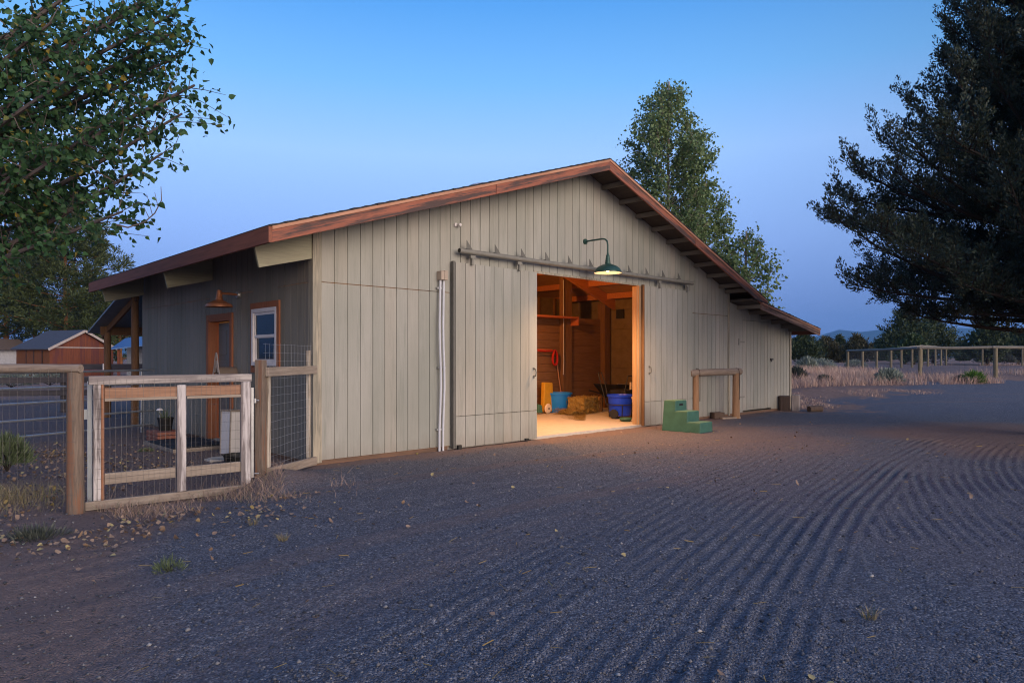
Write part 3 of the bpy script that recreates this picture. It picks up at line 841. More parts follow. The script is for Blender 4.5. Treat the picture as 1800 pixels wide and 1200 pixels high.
# ------------------------------------------------------------------ things along the side wall
wb = thing('utility_box', 'tall white wooden box leaning slightly beside the side door', 'box', buv(-.27, 2.0, -.02), BROT + R(12))
wb.rotation_euler[1] = R(2)
m = MB(); m.bx(-.15, .15, -.12, .12, 0, .655); m.build('body', M['white'], wb, bevel=.004)
m = MB(); m.bx(-.162, .162, -.132, .132, .656, .68)
for x, y in ((-.15, -.12), (.15, -.12), (-.15, .12)):
    m.bx(x - .008, x + .008, y - .008, y + .008, .0, .655)
m.build('wood_edging', M['tanwoodx'], wb)
rp = thing('door_ramp', 'low wooden platform with a black rubber mat at the side door', 'platform', buv(-.55, 3.3, 0), BROT)
m = MB(); m.bx(-.42, .5, -.75, .75, -.02, .055); m.build('deck', M['tanwoodx'], rp)
m = MB(); m.bx(-.40, .40, -.70, .55, .057, .078); m.build('mat', M['rubber'], rp, bevel=.005)
bs = thing('brick_step', 'red brick block step standing on the dirt by the platform', 'step', buv(-.55, 4.35, 0), BROT)
m = MB()
for k in range(3):
    for j in range(2):
        m.bx(-.2, .2, -.31 + j*.315, -.002 + j*.315, .002 + k*.06, .056 + k*.06)
m.build('bricks', M['brick'], bs, bevel=.005)
fp = thing('flower_pot', 'black plastic pot with a drooping plant on the brick step', 'pot', buv(-.52, 4.38, .178), BROT)
m = MB(); m.lathe([(.0, 0), (.1, 0), (.125, .2), (.135, .2), (.135, .225), (.12, .225), (.115, .19), (.0, .18)], (0, 0, 0), 20); m.build('pot', M['blacktub'], fp, smooth=True)
def blades(n, rad, hgt, w, lean=.5, base=0.0, droop=.3, taper=True, seed=None):
    """n curved grass blades (2 quads each) around the origin"""
    a = rng.uniform(0, 2*np.pi, n); r = rad*np.sqrt(rng.uniform(0, 1, n))
    bx_, by_ = r*np.cos(a), r*np.sin(a)
    d = a + rng.normal(0, .7, n); h = hgt*rng.uniform(.45, 1.05, n); ln = lean*rng.uniform(.1, 1, n)*h
    ww = w*rng.uniform(.7, 1.3, n); ph = rng.uniform(0, np.pi, n)
    px_, py_ = np.cos(ph)*ww/2, np.sin(ph)*ww/2
    vs = []
    for t, k in ((0, 1), (.55, .8), (1, .12 if taper else .8)):
        cx = bx_ + np.cos(d)*ln*t**1.6; cy = by_ + np.sin(d)*ln*t**1.6; cz = base + h*(t - droop*t*t*.5*lean)
        vs.append(np.stack([cx - px_*k, cy - py_*k, cz], -1)); vs.append(np.stack([cx + px_*k, cy + py_*k, cz], -1))
    v = np.stack(vs, 1).reshape(-1, 3)
    o = np.arange(n)[:, None]*6
    q = np.concatenate([o + np.array([[0, 1, 3, 2]]), o + np.array([[2, 3, 5, 4]])], 0)
    return v, q
v, q = blades(26, .07, .26, .012, 1.0, .19); np_mesh('plant', v, q, M['weed'], fp)
sl = thing('garden_light', 'small mushroom shaped light standing in the black flower pot', 'light', buv(-.60, 4.42, .37), BROT)
m = MB(); m.tube([(0, 0, 0), (0, 0, .17)], .007, 6); m.build('stem', M['galv'], sl)
m = MB(); m.lathe([(.0, .20), (.03, .195), (.055, .17), (.058, .16), (.0, .165)], (0, 0, 0), 16); m.build('cap', M['vinyl'], sl, smooth=True)
ss = MB(); ss.prism([(-.25, -.12), (-.05, -.2), (.2, -.16), (.27, .02), (.15, .17), (-.12, .18), (-.27, .05)], 'z', -.02, .035)
o = ss.build('stepping_stone', M['concrete'], None, bevel=.01); o.location = buv(-.62, 1.45, -.015); o.rotation_euler = (0, 0, BROT)
tag(o, 'flat grey stepping stone on the dirt in front of the white box', 'stone')
bk = thing('feed_pan', 'low black rubber pan on the dirt behind the gate', 'pan', buv(-.62, 1.0, -.02), BROT)
m = MB(); m.lathe([(.0, 0.005), (.15, .0), (.18, .12), (.195, .125), (.195, .135), (.17, .13), (.14, .02), (.0, .02)], (0, 0, 0), 22); m.build('pan', M['blacktub'], bk, smooth=True)

# ------------------------------------------------------------------ gate, fence panel, log fence
def frame_dir(a, b):
    d = Vector((b[0] - a[0], b[1] - a[1], 0)); return d.length, math.atan2(d.y, d.x)
def wire_mesh(L, z0, z1, sx, sz, y=0.0, r=.0011, x0=0.0, bow=.006):
    m = MB(); x = x0 + sx*.5
    while x < x0 + L:
        j = random.uniform(-bow, bow)
        m.tube([(x, y, z0), (x + j, y, (z0 + z1)/2), (x + random.uniform(-bow, bow)*.4, y, z1)], r, 3, cap=False); x += sx
    z = z0 + .01
    while z < z1:
        n = 6
        m.tube([(x0 + L*i/n, y + .002, z + (random.uniform(-bow, bow) if 0 < i < n else 0)) for i in range(n + 1)], r, 3, cap=False); z += sz
    return m
ga, gb = (-4.11, 6.66), (-2.90, 7.62)
L, rz = frame_dir(ga, gb)
gate = thing('gate', 'weathered wooden frame gate filled with wire mesh, closed across the yard entrance', 'gate', (ga[0], ga[1], 0), rz)
m = MB(); m.bx(-.02, L - .01, -.022, .022, 1.19, 1.275); m.build('top_rail', M['greywoodx'], gate, bevel=.004)
m = MB(); m.bx(.115, L - .13, -.018, .018, 1.05, 1.155); m.build('middle_rail', M['orangewoodx'], gate, bevel=.004)
m = MB(); m.bx(.115, L*.497, -.03, -.004, 1.025, 1.052); m.bx(L*.56, L - .13, -.03, -.004, 1.022, 1.05); m.build('batten', M['tanwoodx'], gate)
m = MB(); m.bx(.115, L*.49, -.018, .02, .205, .315); m.bx(L*.555, L - .13, -.018, .02, .20, .31); m.build('lower_rail', M['tanwoodx'], gate, bevel=.004)
m = MB(); m.hexa([(-.05, -.028, -.03), (L - .02, -.028, -.03), (L - .02, .018, -.03), (-.05, .018, -.03), (-.05, -.028, .055), (L - .02, -.028, .05), (L - .02, .018, .05), (-.05, .018, .055)])
m.build('bottom_board', M['tanwoodx'], gate, bevel=.004)
m = MB(); m.bx(.02, .085, -.02, .02, .056, 1.189); m.build('stile', M['greywoodz'], gate, bevel=.004)
m = MB(); m.bx(.087, .112, -.02, .02, .057, 1.188); m.build('stile', wood('fresh_cedar_stile', (.36, .17, .095), (.24, .11, .06), 'z'), gate, bevel=.003)
m = MB(); m.bx(L - .128, L - .02, -.024, .02, .052, 1.188); m.build('stile', M['greywoodz'], gate, bevel=.004)
m = MB(); m.bx(L*.497, L*.555, -.03, .016, .056, 1.17); m.build('middle_stile', M['greywoodz'], gate, bevel=.004)
wire_mesh(L - .12, .06, 1.24, .05, .098, -.026, x0=.03).build('wire_mesh', M['wire'], gate)
m = MB(); m.bx(L - .016, L + .01, -.02, .02, .12, 1.12); m.tube([(L, 0, .98), (L + .07, -.02, .975)], .008, 6); m.tube([(L, 0, .16), (L + .07, -.02, .16)], .008, 6); m.lathe([(.02, .95), (.02, 1.0)], (L + .025, -.01, 0), 10, cap0=True, cap1=True); m.build('hinge_strip', M['galv'], gate)

pa, pb = (-2.845, 7.73), (-2.70, 9.14)
L, rz = frame_dir(pa, pb)
pn = thing('fence_panel', 'short wood framed wire panel joining the gate to the barn corner', 'fence', (pa[0], pa[1], 0), rz)
m = MB(); m.bx(-.05, .05, -.05, .05, -.05, 1.43); m.build('post', M['postwood'], pn, bevel=.006)
m = MB(); m.bx(.053, .12, -.065, -.0, .20, 1.33); m.build('stile', M['tanwoodz'], pn, bevel=.004)
m = MB(); m.bx(L - .10, L - .04, -.03, .02, .10, 1.55); m.build('stile', M['tanwoodz'], pn, bevel=.004)
m = MB(); m.bx(.0, L + .02, -.09, -.052, 1.24, 1.345); m.build('top_rail', M['tanwoodx'], pn, bevel=.004)
m = MB(); m.hexa([(.05, -.09, .10), (L + .01, -.09, .02), (L + .01, -.045, .02), (.05, -.045, .10), (.05, -.09, .20), (L + .01, -.09, .13), (L + .01, -.045, .13), (.05, -.045, .20)])
m.build('bottom_rail', M['tanwoodx'], pn, bevel=.004)
wire_mesh(L - .02, .10, 1.62, .10, .10, -.03, x0=.0, r=.0011).build('wire_mesh', plain('bright_wire', (.55, .55, .56), .4, .3, bump=0), pn)
wp = MB(); wp.bx(-.021, .021, -.021, .021, -.05, 1.22)
wpo = thing('metal_post', 'slim white metal post between the log post and the gate', 'post', (-4.225, 6.83, 0), .5)
wp.build('shaft', M['whitepost'], wpo, bevel=.004)
m = MB(); m.bx(-.026, -.0215, -.014, .014, .47, .60); m.build('sticker', plain('navy_sticker', (.02, .05, .16), .5), wpo)
m = MB(); m.bx(-.11, -.023, -.02, .01, .84, .94); m.build('latch_plate', M['whitepost'], wpo)

lf = thing('log_fence', 'peeled log fence with wire mesh left of the gate', 'fence', (-4.17, 6.52, 0), math.pi - R(2))
m = MB(); m.tube([(0, 0, -.1), (.004, 0, .6), (0, .0, 1.315)], [.079, .074, .071], 14); m.build('post', M['postwood'], lf, smooth=True)
m = MB(); m.tube([(-.075, .03, 1.35), (.5, .03, 1.352), (1.5, .03, 1.345), (3.2, .03, 1.33)], [.042, .044, .047, .05], 12); m.build('rail', M['logx'], lf, smooth=True)
m = MB(); m.tube([(2.4, 0, -.1), (2.4, 0, 1.29)], .072, 12); m.build('post', M['postwood'], lf, smooth=True)
wire_mesh(3.1, .05, 1.36, .075, .10, .085, x0=-.06).build('wire_mesh', M['wire'], lf)

# pipe corral behind the yard
ca, cb = (-9.3, 9.0), (-7.05, 13.45)
L, rz = frame_dir(ca, cb)
pf = thing('pipe_fence', 'grey galvanised pipe corral panel behind the log fence', 'fence', (ca[0], ca[1], 0), rz)
for z in (.15, .42, .70, .95, 1.21):
    m = MB(); m.tube([(0, 0, z), (L/2, .01, z - .01), (L, 0, z)], .021, 8); m.build('pipe', M['pipe'], pf, smooth=True)
for x in (0, L*.33, L*.95):
    m = MB(); m.tube([(x, .03, -.05), (x, .03, 1.24)], .022, 8); m.build('upright', M['pipe'], pf, smooth=True)
m = MB(); m.tube([(L*.8, .03, 1.2), (L*.8, .03, 1.34)], .012, 6); m.build('latch', M['vinyl'], pf)
rf = thing('rail_fence', 'dark weathered wooden rail fence at the back of the dirt pen', 'fence', (-19.5, 17.0, 0), R(10))
for x in (0.0, 3.0, 5.05, 7.6, 10.2):
    m = MB(); m.tube([(x, 0, -.3), (x, 0, 1.28)], .09, 9); m.build('post', M['darkrail'], rf, smooth=True)
for z in (.50, .84, 1.19):
    m = MB(); m.beam((-1, -.09, z), (11.0, -.09, z + .02), .05, .15); m.build('rail', M['darkrail'], rf)

# ------------------------------------------------------------------ in front of the right door
mb = thing('mounting_block', 'green moulded plastic three-step mounting block by the right sliding door', 'step stool', buv(7.40, -.73, ground_z(*buv(7.4, -1.0)[:2]) - .005), BROT + R(-88))
W = .50
m = MB()
# side profile steps away from wall toward the camera-right
prof = [(0, 0), (0, .60), (.29, .60), (.29, .40), (.56, .40), (.56, .20), (.84, .20), (.84, 0)]
vs, n = [], len(prof)
for y, sgn in ((-.25, -1), (.25, 1)):
    for x, z in prof:
        k = .035*(z/.6)
        vs.append((x + (.03*(z/.6) if x == 0 else 0), y - sgn*k, z))
fs = [tuple(range(n)), tuple(range(2*n - 1, n - 1, -1))] + [(i, i + n, (i + 1) % n + n, (i + 1) % n) for i in range(n)]
m.add(vs, fs)
m.build('body', M['green'], mb, bevel=.014, seg=3)
m = MB()
for a, b, z in ((.035, .275, .6), (.305, .545, .4), (.575, .825, .2)):
    w = .215 if z > .5 else (.225 if z > .3 else .235)
    m.bx(a, b, -w, w, z, z + .006)
m.build('tread', M['greentread'], mb, bevel=.003)
m = MB(); m.bx(.2885, .2925, -.07, .07, .50, .545); m.build('hand_slot', M['blacktub'], mb)

hp = thing('hitching_post', 'peeled log hitching rail on two log posts beside the lean-to', 'hitching rail', (0, 0, 0), 0)
A = at(1222, 735, 16.34); B = at(1290, 735, 16.34)
ha, hb = Vector((4.22, 15.72, 0)), Vector((5.36, 16.33, 0))
L, rz = frame_dir(ha, hb)
hp.location = ha; hp.rotation_euler = (0, 0, rz)
m = MB(); m.tube([(0, 0, -.15), (.004, 0, .5), (0, 0, 1.06)], [.092, .085, .08], 14); m.build('post', M['logz'], hp, smooth=True)
m = MB(); m.tube([(L, 0, -.15), (L + .0, 0, .5), (L, 0, 1.08)], [.092, .085, .08], 14); m.build('post', M['logz'], hp, smooth=True)
m = MB(); m.tube([(-.19, -.01, 1.09), (.1, 0, 1.10), (L*.5, .0, 1.115), (L + .14, .01, 1.12)], [.087, .083, .08, .085], 14); m.build('rail', M['logx'], hp, smooth=True)
m = MB()
for x in (.06, L + .02):
    m.tube([(x, -.088, .45), (x, -.09, 1.08), (x, -.06, 1.18), (x, .02, 1.205), (x, .085, 1.12), (x, .085, .9)], .008, 6)
m.build('lead_rope', M['bark'], hp, smooth=True)
bb = thing('wood_scrap', 'short brown timber block and pale board lying behind the hitching rail', 'timber', (4.92, 16.3, ground_z(4.92, 16.3)), R(20))
m = MB(); m.bx(-.17, .12, -.1, .1, 0, .15); m.build('block', M['bark'], bb, bevel=.01)
m = MB(); m.bx(-.02, .50, -.2, -.11, 0, .04); m.build('board', M['tanwoodx'], bb)
st = thing('split_stump', 'split silver-grey log stump standing at the lean-to corner', 'stump', (7.62, 18.75, ground_z(7.62, 18.75) - .02), R(-20))
m = MB(); m.prism([(-.25, -.14), (.02, -.16), (.03, .16), (-.2, .17), (-.30, .02)], 'z', 0, .42); m.build('dark_half', M['bark'], st, bevel=.02)
m = MB(); m.prism([(.04, -.16), (.24, -.13), (.28, .05), (.2, .18), (.05, .17)], 'z', 0, .46); m.build('pale_half', M['cutwood'], st, bevel=.02)
lg = MB(); lg.tube([(-.2, 0, .08), (0, .01, .09), (.2, 0, .085)], [.085, .095, .085], 12)
o = lg.build('log_chunk', M['bark'], None, smooth=True); o.location = (8.15, 18.35, ground_z(8.15, 18.35) - .01); o.rotation_euler = (0, 0, R(15))
tag(o, 'short dark log chunk lying on the dry grass past the stump', 'log')

# ------------------------------------------------------------------ things inside the barn
def inb(u, v, z=.052): return buv(u, v, z)
yc = thing('yellow_cart', 'yellow sheet-bodied cart with a cream wheel inside the barn', 'cart', inb(8.30, 3.35), BROT)
m = MB(); m.hexa([(-.28, -.02, .03), (.10, -.02, .03), (.10, .10, .03), (-.28, .10, .03), (-.25, -.02, .78), (.06, -.02, .76), (.06, .10, .76), (-.25, .10, .78)]); m.build('body', M['yellow'], yc, bevel=.02, seg=2)
m = MB(); m.lathe([(.0, -.03), (.05, -.03), (.10, -.025), (.125, 0), (.10, .025), (.0, .03)], (-.28, -.17, .13), 22, 'y'); w_ = m.build('wheel', M['cream'], yc, smooth=True)
m = MB(); m.lathe([(.0, -.036), (.025, -.036), (.025, .03)], (-.28, -.17, .13), 12, 'y'); m.build('hub', M['darkmetal'], w_)
m = MB(); m.hexa([(-.58, -.13, .03), (-.42, -.13, .03), (-.42, .0, .03), (-.58, .0, .03), (-.56, -.12, .25), (-.45, -.12, .22), (-.45, .0, .22), (-.56, .0, .25)]); m.build('chute', M['green'], yc, bevel=.01)
tub = thing('muck_tub', 'sky blue ribbed plastic muck tub inside the barn beside the yellow cart', 'tub', inb(8.62, 3.38), BROT)
tub.scale = (1.16, 1.16, 1.02)
n = 48; prof = [(.0, 0.0), (.235, 0.0), (.25, .03), (.285, .44), (.312, .445), (.315, .49), (.295, .495), (.28, .46), (.235, .05), (.0, .04)]
m = MB(); vs, fs = [], []
for j, (r_, z) in enumerate(prof):
    for k in range(n):
        a = 2*math.pi*k/n; rr = r_*(1 + (.018 if (k % 4 < 2 and j in (2, 3)) else 0)); vs.append((rr*math.cos(a), rr*math.sin(a), z))
for j in range(len(prof) - 1):
    for k in range(n): fs.append((j*n + k, j*n + (k + 1) % n, (j + 1)*n + (k + 1) % n, (j + 1)*n + k))
m.add(vs, fs); m.build('tub', M['tubblue'], tub, smooth=True)
br = thing('broom', 'long-handled broom leaning on the plank wall behind the blue tub', 'broom', inb(8.9, 3.66), BROT)
m = MB(); m.tube([(-.06, .02, 1.6), (.02, -.02, .9), (.10, -.10, .12)], .013, 8); m.build('handle', plain('broom_pole', (.5, .27, .17), .5), br, smooth=True)
m = MB(); m.bx(.0, .22, -.14, -.07, .0, .12); m.build('head', M['darkmetal'], br)
hl = thing('red_halter', 'bundle of red webbing hanging from the hook rail inside the barn', 'halter', inb(8.74, 3.62, 1.62), BROT)
m = MB()
for k in range(7):
    w = .085 + .012*random.random(); h = .17 + .03*random.random(); y = -.05 + .012*k
    pts = [(w*math.cos(a) + .006*k - .02, y + .01*math.sin(2*a), -.17 + h*math.sin(a)) for a in np.linspace(0, 2*math.pi, 17)]
    m.tube(pts, .017, 6, cap=False)
m.build('webbing', M['redrope'], hl, smooth=True)
m = MB(); m.tube([(-.62, 0, .02), (-.4, -.02, .0), (-.15, -.03, .01), (-.03, -.03, .0)], .022, 6); m.build('strap', M['redrope'], hl, smooth=True)
def rough_box(x0, x1, y0, y1, z0, z1, nx, ny, nz, amp, seed):
    """box surface grid with jitter"""
    r_ = random.Random(seed); m = MB(); cache = {}
    def P(i, j, k):
        key = (i, j, k)
        if key not in cache:
            cache[key] = (x0 + (x1 - x0)*i/nx + r_.uniform(-amp, amp), y0 + (y1 - y0)*j/ny + r_.uniform(-amp, amp), z0 + (z1 - z0)*k/nz + r_.uniform(-amp, amp)*(k > 0))
        return cache[key]
    vs = []; idx = {}
    def I(i, j, k):
        if (i, j, k) not in idx: idx[(i, j, k)] = len(vs); vs.append(P(i, j, k))
        return idx[(i, j, k)]
    fs = []
    for i in range(nx):
        for j in range(ny):
            for k in (0, nz): fs.append((I(i, j, k), I(i + 1, j, k), I(i + 1, j + 1, k), I(i, j + 1, k)))
    for i in range(nx):
        for k in range(nz):
            for j in (0, ny): fs.append((I(i, j, k), I(i + 1, j, k), I(i + 1, j, k + 1), I(i, j, k + 1)))
    for j in range(ny):
        for k in range(nz):
            for i in (0, nx): fs.append((I(i, j, k), I(i, j + 1, k), I(i, j + 1, k + 1), I(i, j, k + 1)))
    return m.add(vs, fs)
def straws(n, box, ln, w, flat=.3):
    p = np.stack([rng.uniform(box[0], box[1], n), rng.uniform(box[2], box[3], n), rng.uniform(box[4], box[5], n)], -1)
    a = rng.uniform(0, 2*np.pi, n); e = rng.normal(0, flat, n)
    d = np.stack([np.cos(a)*np.cos(e), np.sin(a)*np.cos(e), np.sin(e)], -1)*(ln*rng.uniform(.4, 1, n))[:, None]
    s = np.stack([-np.sin(a), np.cos(a), rng.normal(0, .5, n)], -1)*w
    v = np.stack([p - d - s, p - d + s, p + d + s, p + d - s], 1).reshape(-1, 3)
    return v, np.arange(n*4).reshape(-1, 4)
hy = thing('hay_bale', 'opened square hay bale in the middle of the barn floor', 'hay bale', inb(9.02, 2.80), BROT + R(12))
rough_box(-.50, .28, -.22, .24, 0, .40, 14, 9, 8, .018, 4).build('bale', M['hay'], hy)
rough_box(.285, .44, -.24, .25, 0, .39, 4, 10, 8, .014, 5).build('flake', M['hayend'], hy)
v, q = straws(1600, (-.53, .46, -.26, .28, .02, .42), .06, .003, .6); np_mesh('straw_ends', v, q, M['straw'], hy)
lh = thing('loose_hay', 'loose heap of hay spilled in front of the bale', 'hay', inb(8.5, 2.72), BROT)
rough_box(-.40, .35, -.25, .2, 0, .09, 10, 7, 3, .03, 6).build('heap', M['hay'], lh)
v, q = straws(1500, (-.5, .45, -.36, .3, .0, .14), .07, .003, .35); np_mesh('straw_ends', v, q, M['straw'], lh)
v, q = straws(2600, (0, 1, 0, 1, 0, .012), .05, .0025, .05)
p4 = v.reshape(-1, 4, 3); sc = np.stack([7.0 + 2.4*p4[:, :1, 0], 1.1 + 2.3*p4[:, :1, 1] + (p4[:, :1, 0])*.4], -1)
c0 = p4.mean(1, keepdims=True); t = rng.uniform(0, 1, (len(p4), 1))
uu = 7.2 + 2.3*t; vv = 1.35 + t*1.9 + np.abs(rng.normal(0, .25, uu.shape)) - .05
loc = p4 - c0; Wd = np.zeros_like(p4)
Wd[..., 0] = BP[0] + uu*BU[0] + vv*BV[0] + loc[..., 0]; Wd[..., 1] = BP[1] + uu*BU[1] + vv*BV[1] + loc[..., 1]; Wd[..., 2] = .056 + np.abs(loc[..., 2]) + rng.uniform(0, .012, t.shape)
tag(np_mesh('straw_litter', Wd.reshape(-1, 3), q, M['straw']), 'scattered straw along the barn floor', 'straw', kind='stuff')
bkt = thing('bucket_cart', 'royal blue tub in a two-wheeled metal frame just inside the right jamb', 'cart', inb(8.38, 1.22), BROT + R(20))
m = MB(); m.lathe([(.0, .02), (.235, .02), (.25, .05), (.285, .45), (.31, .455), (.315, .50), (.295, .505), (.28, .47), (.235, .07), (.0, .06)], (0, 0, .04), 36); m.build('tub', M['bucketblue'], bkt, smooth=True)
m = MB()
m.tube([(.30*math.cos(a), .30*math.sin(a), .32) for a in np.linspace(0, 2*math.pi, 25)], .011, 6, cap=False)
for a in (.4, 2.2, 3.6, 5.2): m.tube([(.3*math.cos(a), .3*math.sin(a), .32), (.26*math.cos(a), .26*math.sin(a), .03)], .011, 6)
m.tube([(.1, .30, .3), (.15, .42, .8), (.12, .50, 1.05), (-.12, .50, 1.05), (-.15, .42, .8), (-.1, .30, .3)], .012, 6)
m.build('frame', M['darkmetal'], bkt, smooth=True)
for a in (-.12, .12):
    m = MB(); m.tube([(a, -.31, .50), (a, -.335, .44), (a, -.33, .38)], .014, 6); m.build('handle', M['cream'], bkt)
m = MB()
m.lathe([(.0, -.02), (.1, -.02), (.11, 0), (.1, .02), (.0, .02)], (-.32, .05, .11), 16, 'x'); m.build('wheel', M['rubber'], bkt, smooth=True)
wh = thing('wheelbarrow', 'black wheelbarrow parked against the side wall behind the blue tub cart', 'wheelbarrow', inb(10.15, 2.6), BROT)
m = MB(); m.hexa([(-.35, -.25, .35), (.35, -.25, .35), (.35, .25, .35), (-.35, .25, .35), (-.62, -.40, .72), (.55, -.40, .66), (.55, .40, .66), (-.62, .40, .72)]); m.build('tray', M['blacktub'], wh, bevel=.02)
m = MB(); m.tube([(-.62, -.41, .73), (.55, -.41, .67)], .014, 6); m.build('rim', plain('worn_rim', (.25, .2, .15), .5), wh)
m = MB(); m.tube([(-.9, -.28, .55), (.3, -.2, .3), (.7, -.1, .2)], .02, 6); m.tube([(-.9, .28, .55), (.3, .2, .3), (.7, .1, .2)], .02, 6); m.tube([(-.4, -.25, .42), (-.4, -.25, .01)], .018, 6); m.tube([(-.4, .25, .42), (-.4, .25, .01)], .018, 6); m.build('frame', M['darkmetal'], wh)
m = MB(); m.lathe([(.0, -.04), (.16, -.045), (.2, 0), (.16, .045), (.0, .04)], (.72, 0, .2), 20, 'y'); m.build('wheel', M['rubber'], wh, smooth=True)
eg = thing('generator', 'black tube-handled machine with a pale label plate behind the blue tub cart', 'machine', inb(9.25, 1.75), BROT)
m = MB(); m.bx(-.3, .3, -.25, .25, .25, .62); m.build('body', M['blacktub'], eg, bevel=.05, seg=3)
m = MB(); m.bx(-.05, .11, -.262, -.251, .70, .78); m.bx(-.06, .12, -.25, -.2, .62, .80); m.build('plate', M['cream'], eg)
m = MB(); m.tube([(-.28, -.2, .0), (-.28, -.22, .6), (-.2, -.25, .95), (.2, -.25, .95), (.28, -.22, .6), (.28, -.2, 0)], .016, 8); m.build('frame', M['darkmetal'], eg, smooth=True)
gs = thing('green_scoop', 'small green scoop lying on the barn floor by the right jamb', 'scoop', inb(7.78, .62), BROT + R(35))
m = MB(); m.lathe([(.0, 0), (.11, .01), (.14, .05), (.13, .08), (.1, .05), (.0, .03)], (0, 0, 0), 18); m.build('bowl', M['green'], gs, smooth=True)
m = MB(); m.tube([(.12, 0, .06), (.3, 0, .05)], .018, 8); m.build('handle', M['green'], gs)
il = thing('ceiling_lamp', 'bare warm bulb hanging under the barn roof behind the left sliding door', 'lamp', buv(5.2, 1.9, 3.3), BROT)
m = MB(); m.tube([(0, 0, .12), (0, 0, 1.6)], .008, 6); m.build('cord', M['blacktub'], il)
m = MB(); m.lathe([(.0, .14), (.04, .13), (.05, .05)], (0, 0, 0), 14); m.build('socket', M['cream'], il, smooth=True)
m = MB(); m.lathe([(.0, -.07), (.035, -.06), (.055, -.02), (.045, .03), (.03, .05)], (0, 0, 0), 16); m.build('bulb', M['inbulb'], il, smooth=True)

# ------------------------------------------------------------------ buildings far left
def shed(name, label, c, right, left, eave, ridge, zb, mats, over=.25):
    """corner c nearest the camera; right = gable end vector, left = side vector"""
    L = left.length; W_ = right.length
    t = thing(name, label, 'shed', (c.x, c.y, zb), math.atan2(right.y, right.x))
    # local x along the gable, local y along the side (away from camera)
    m = MB(); m.prism([(0, 0), (W_, 0), (W_, eave), (W_/2, ridge), (0, eave)], 'y', 0, .05); m.prism([(0, 0), (W_, 0), (W_, eave), (W_/2, ridge), (0, eave)], 'y', L - .05, L)
    m.build('gable_wall', mats[0], t)
    for xa in (-.02, W_ - .03):
        m = MB(); m.bx(xa, xa + .05, .0, L, 0, eave); m.build('side_wall', mats[1], t)
    sl_ = (ridge - eave)/(W_/2)
    m = MB()
    for s in (0, 1):
        a = (-over, eave - over*sl_ + .03) if s == 0 else (W_ + over, eave - over*sl_ + .03); b = (W_/2, ridge + .03)
        m.hexa([(a[0], -over, a[1]), (b[0], -over, b[1]), (b[0], L + over, b[1]), (a[0], L + over, a[1]),
                (a[0], -over, a[1] + .08), (b[0], -over, b[1] + .08), (b[0], L + over, b[1] + .08), (a[0], L + over, a[1] + .08)])
    m.build('roof', mats[2], t)
    m = MB()
    for a in ((-over - .01, eave - over*sl_), (W_ + over + .01, eave - over*sl_)):
        m.beam((a[0], -over - .02, a[1] + .03), (W_/2, -over - .02, ridge + .03), .03, .16)
    m.build('barge_board', mats[3], t)
    m = MB(); m.bx(.05, W_ - .05, -.03, -.001, eave + .02, eave + .09); m.build('trim_band', mats[3], t)
    return t, L, W_
c0_ = Vector((-29.8, 44, 0)); rv = Vector((1.75, 4.0, 0)); lv = Vector((-4.0, 1.75, 0)).normalized()*3.4
t, L, W_ = shed('tool_shed', 'red-brown gabled shed with a slate grey roof beyond the dirt pen', c0_, rv, lv, 1.86, 3.0, .2, (M['shedwall'], M['shedside'], M['shedroof'], M['shedtrim']))
m = MB(); m.bx(-.05, -.021, .7, 1.5, .1, 1.65); m.bx(-.05, -.021, 1.55, 2.3, .1, 1.65); dd_ = m.build('double_door', M['shedside'], t)
m = MB()
for y in (.68, 1.52, 2.32): m.bx(-.06, -.0505, y - .04, y + .03, .1, 1.7)
m.build('door_strap', M['darkmetal'], dd_)
t2 = thing('pole_shelter', 'open shelter with a blue metal roof glimpsed between the porch poles', 'shelter', (-24.2, 42, .2), R(15))
m = MB(); m.hexa([(-.4, -.3, 1.72), (3.4, -.3, 2.2), (3.4, 3, 2.9), (-.4, 3, 2.45), (-.4, -.3, 1.79), (3.4, -.3, 2.27), (3.4, 3, 2.97), (-.4, 3, 2.52)]); m.build('roof', M['blueroof'], t2)
m = MB(); m.bx(-.2, 3.2, 2.5, 2.6, .0, 2.3); m.build('wall', M['metalroof'], t2)
for x in (0, .9, 2.9):
    m = MB(); m.bx(x - .07, x + .07, -.05, .09, 0, 1.9 + x*.18); m.build('post', M['shedwall'], t2)
t3 = thing('outbuilding', 'low pale outbuilding with a dull brown roof at the left edge', 'building', (-42.5, 52, .2), R(-5))
m = MB(); m.bx(-8, 2.55, 0, 4, 0, 1.85); m.build('wall', M['offwhite'], t3)
m = MB(); m.prism([(-8.5, 1.83), (2.95, 1.83), (1.6, 2.75), (-7.2, 2.75)], 'y', -.3, 4.3); m.build('roof', plain('dull_brown_roof', (.12, .09, .075), .9), t3)

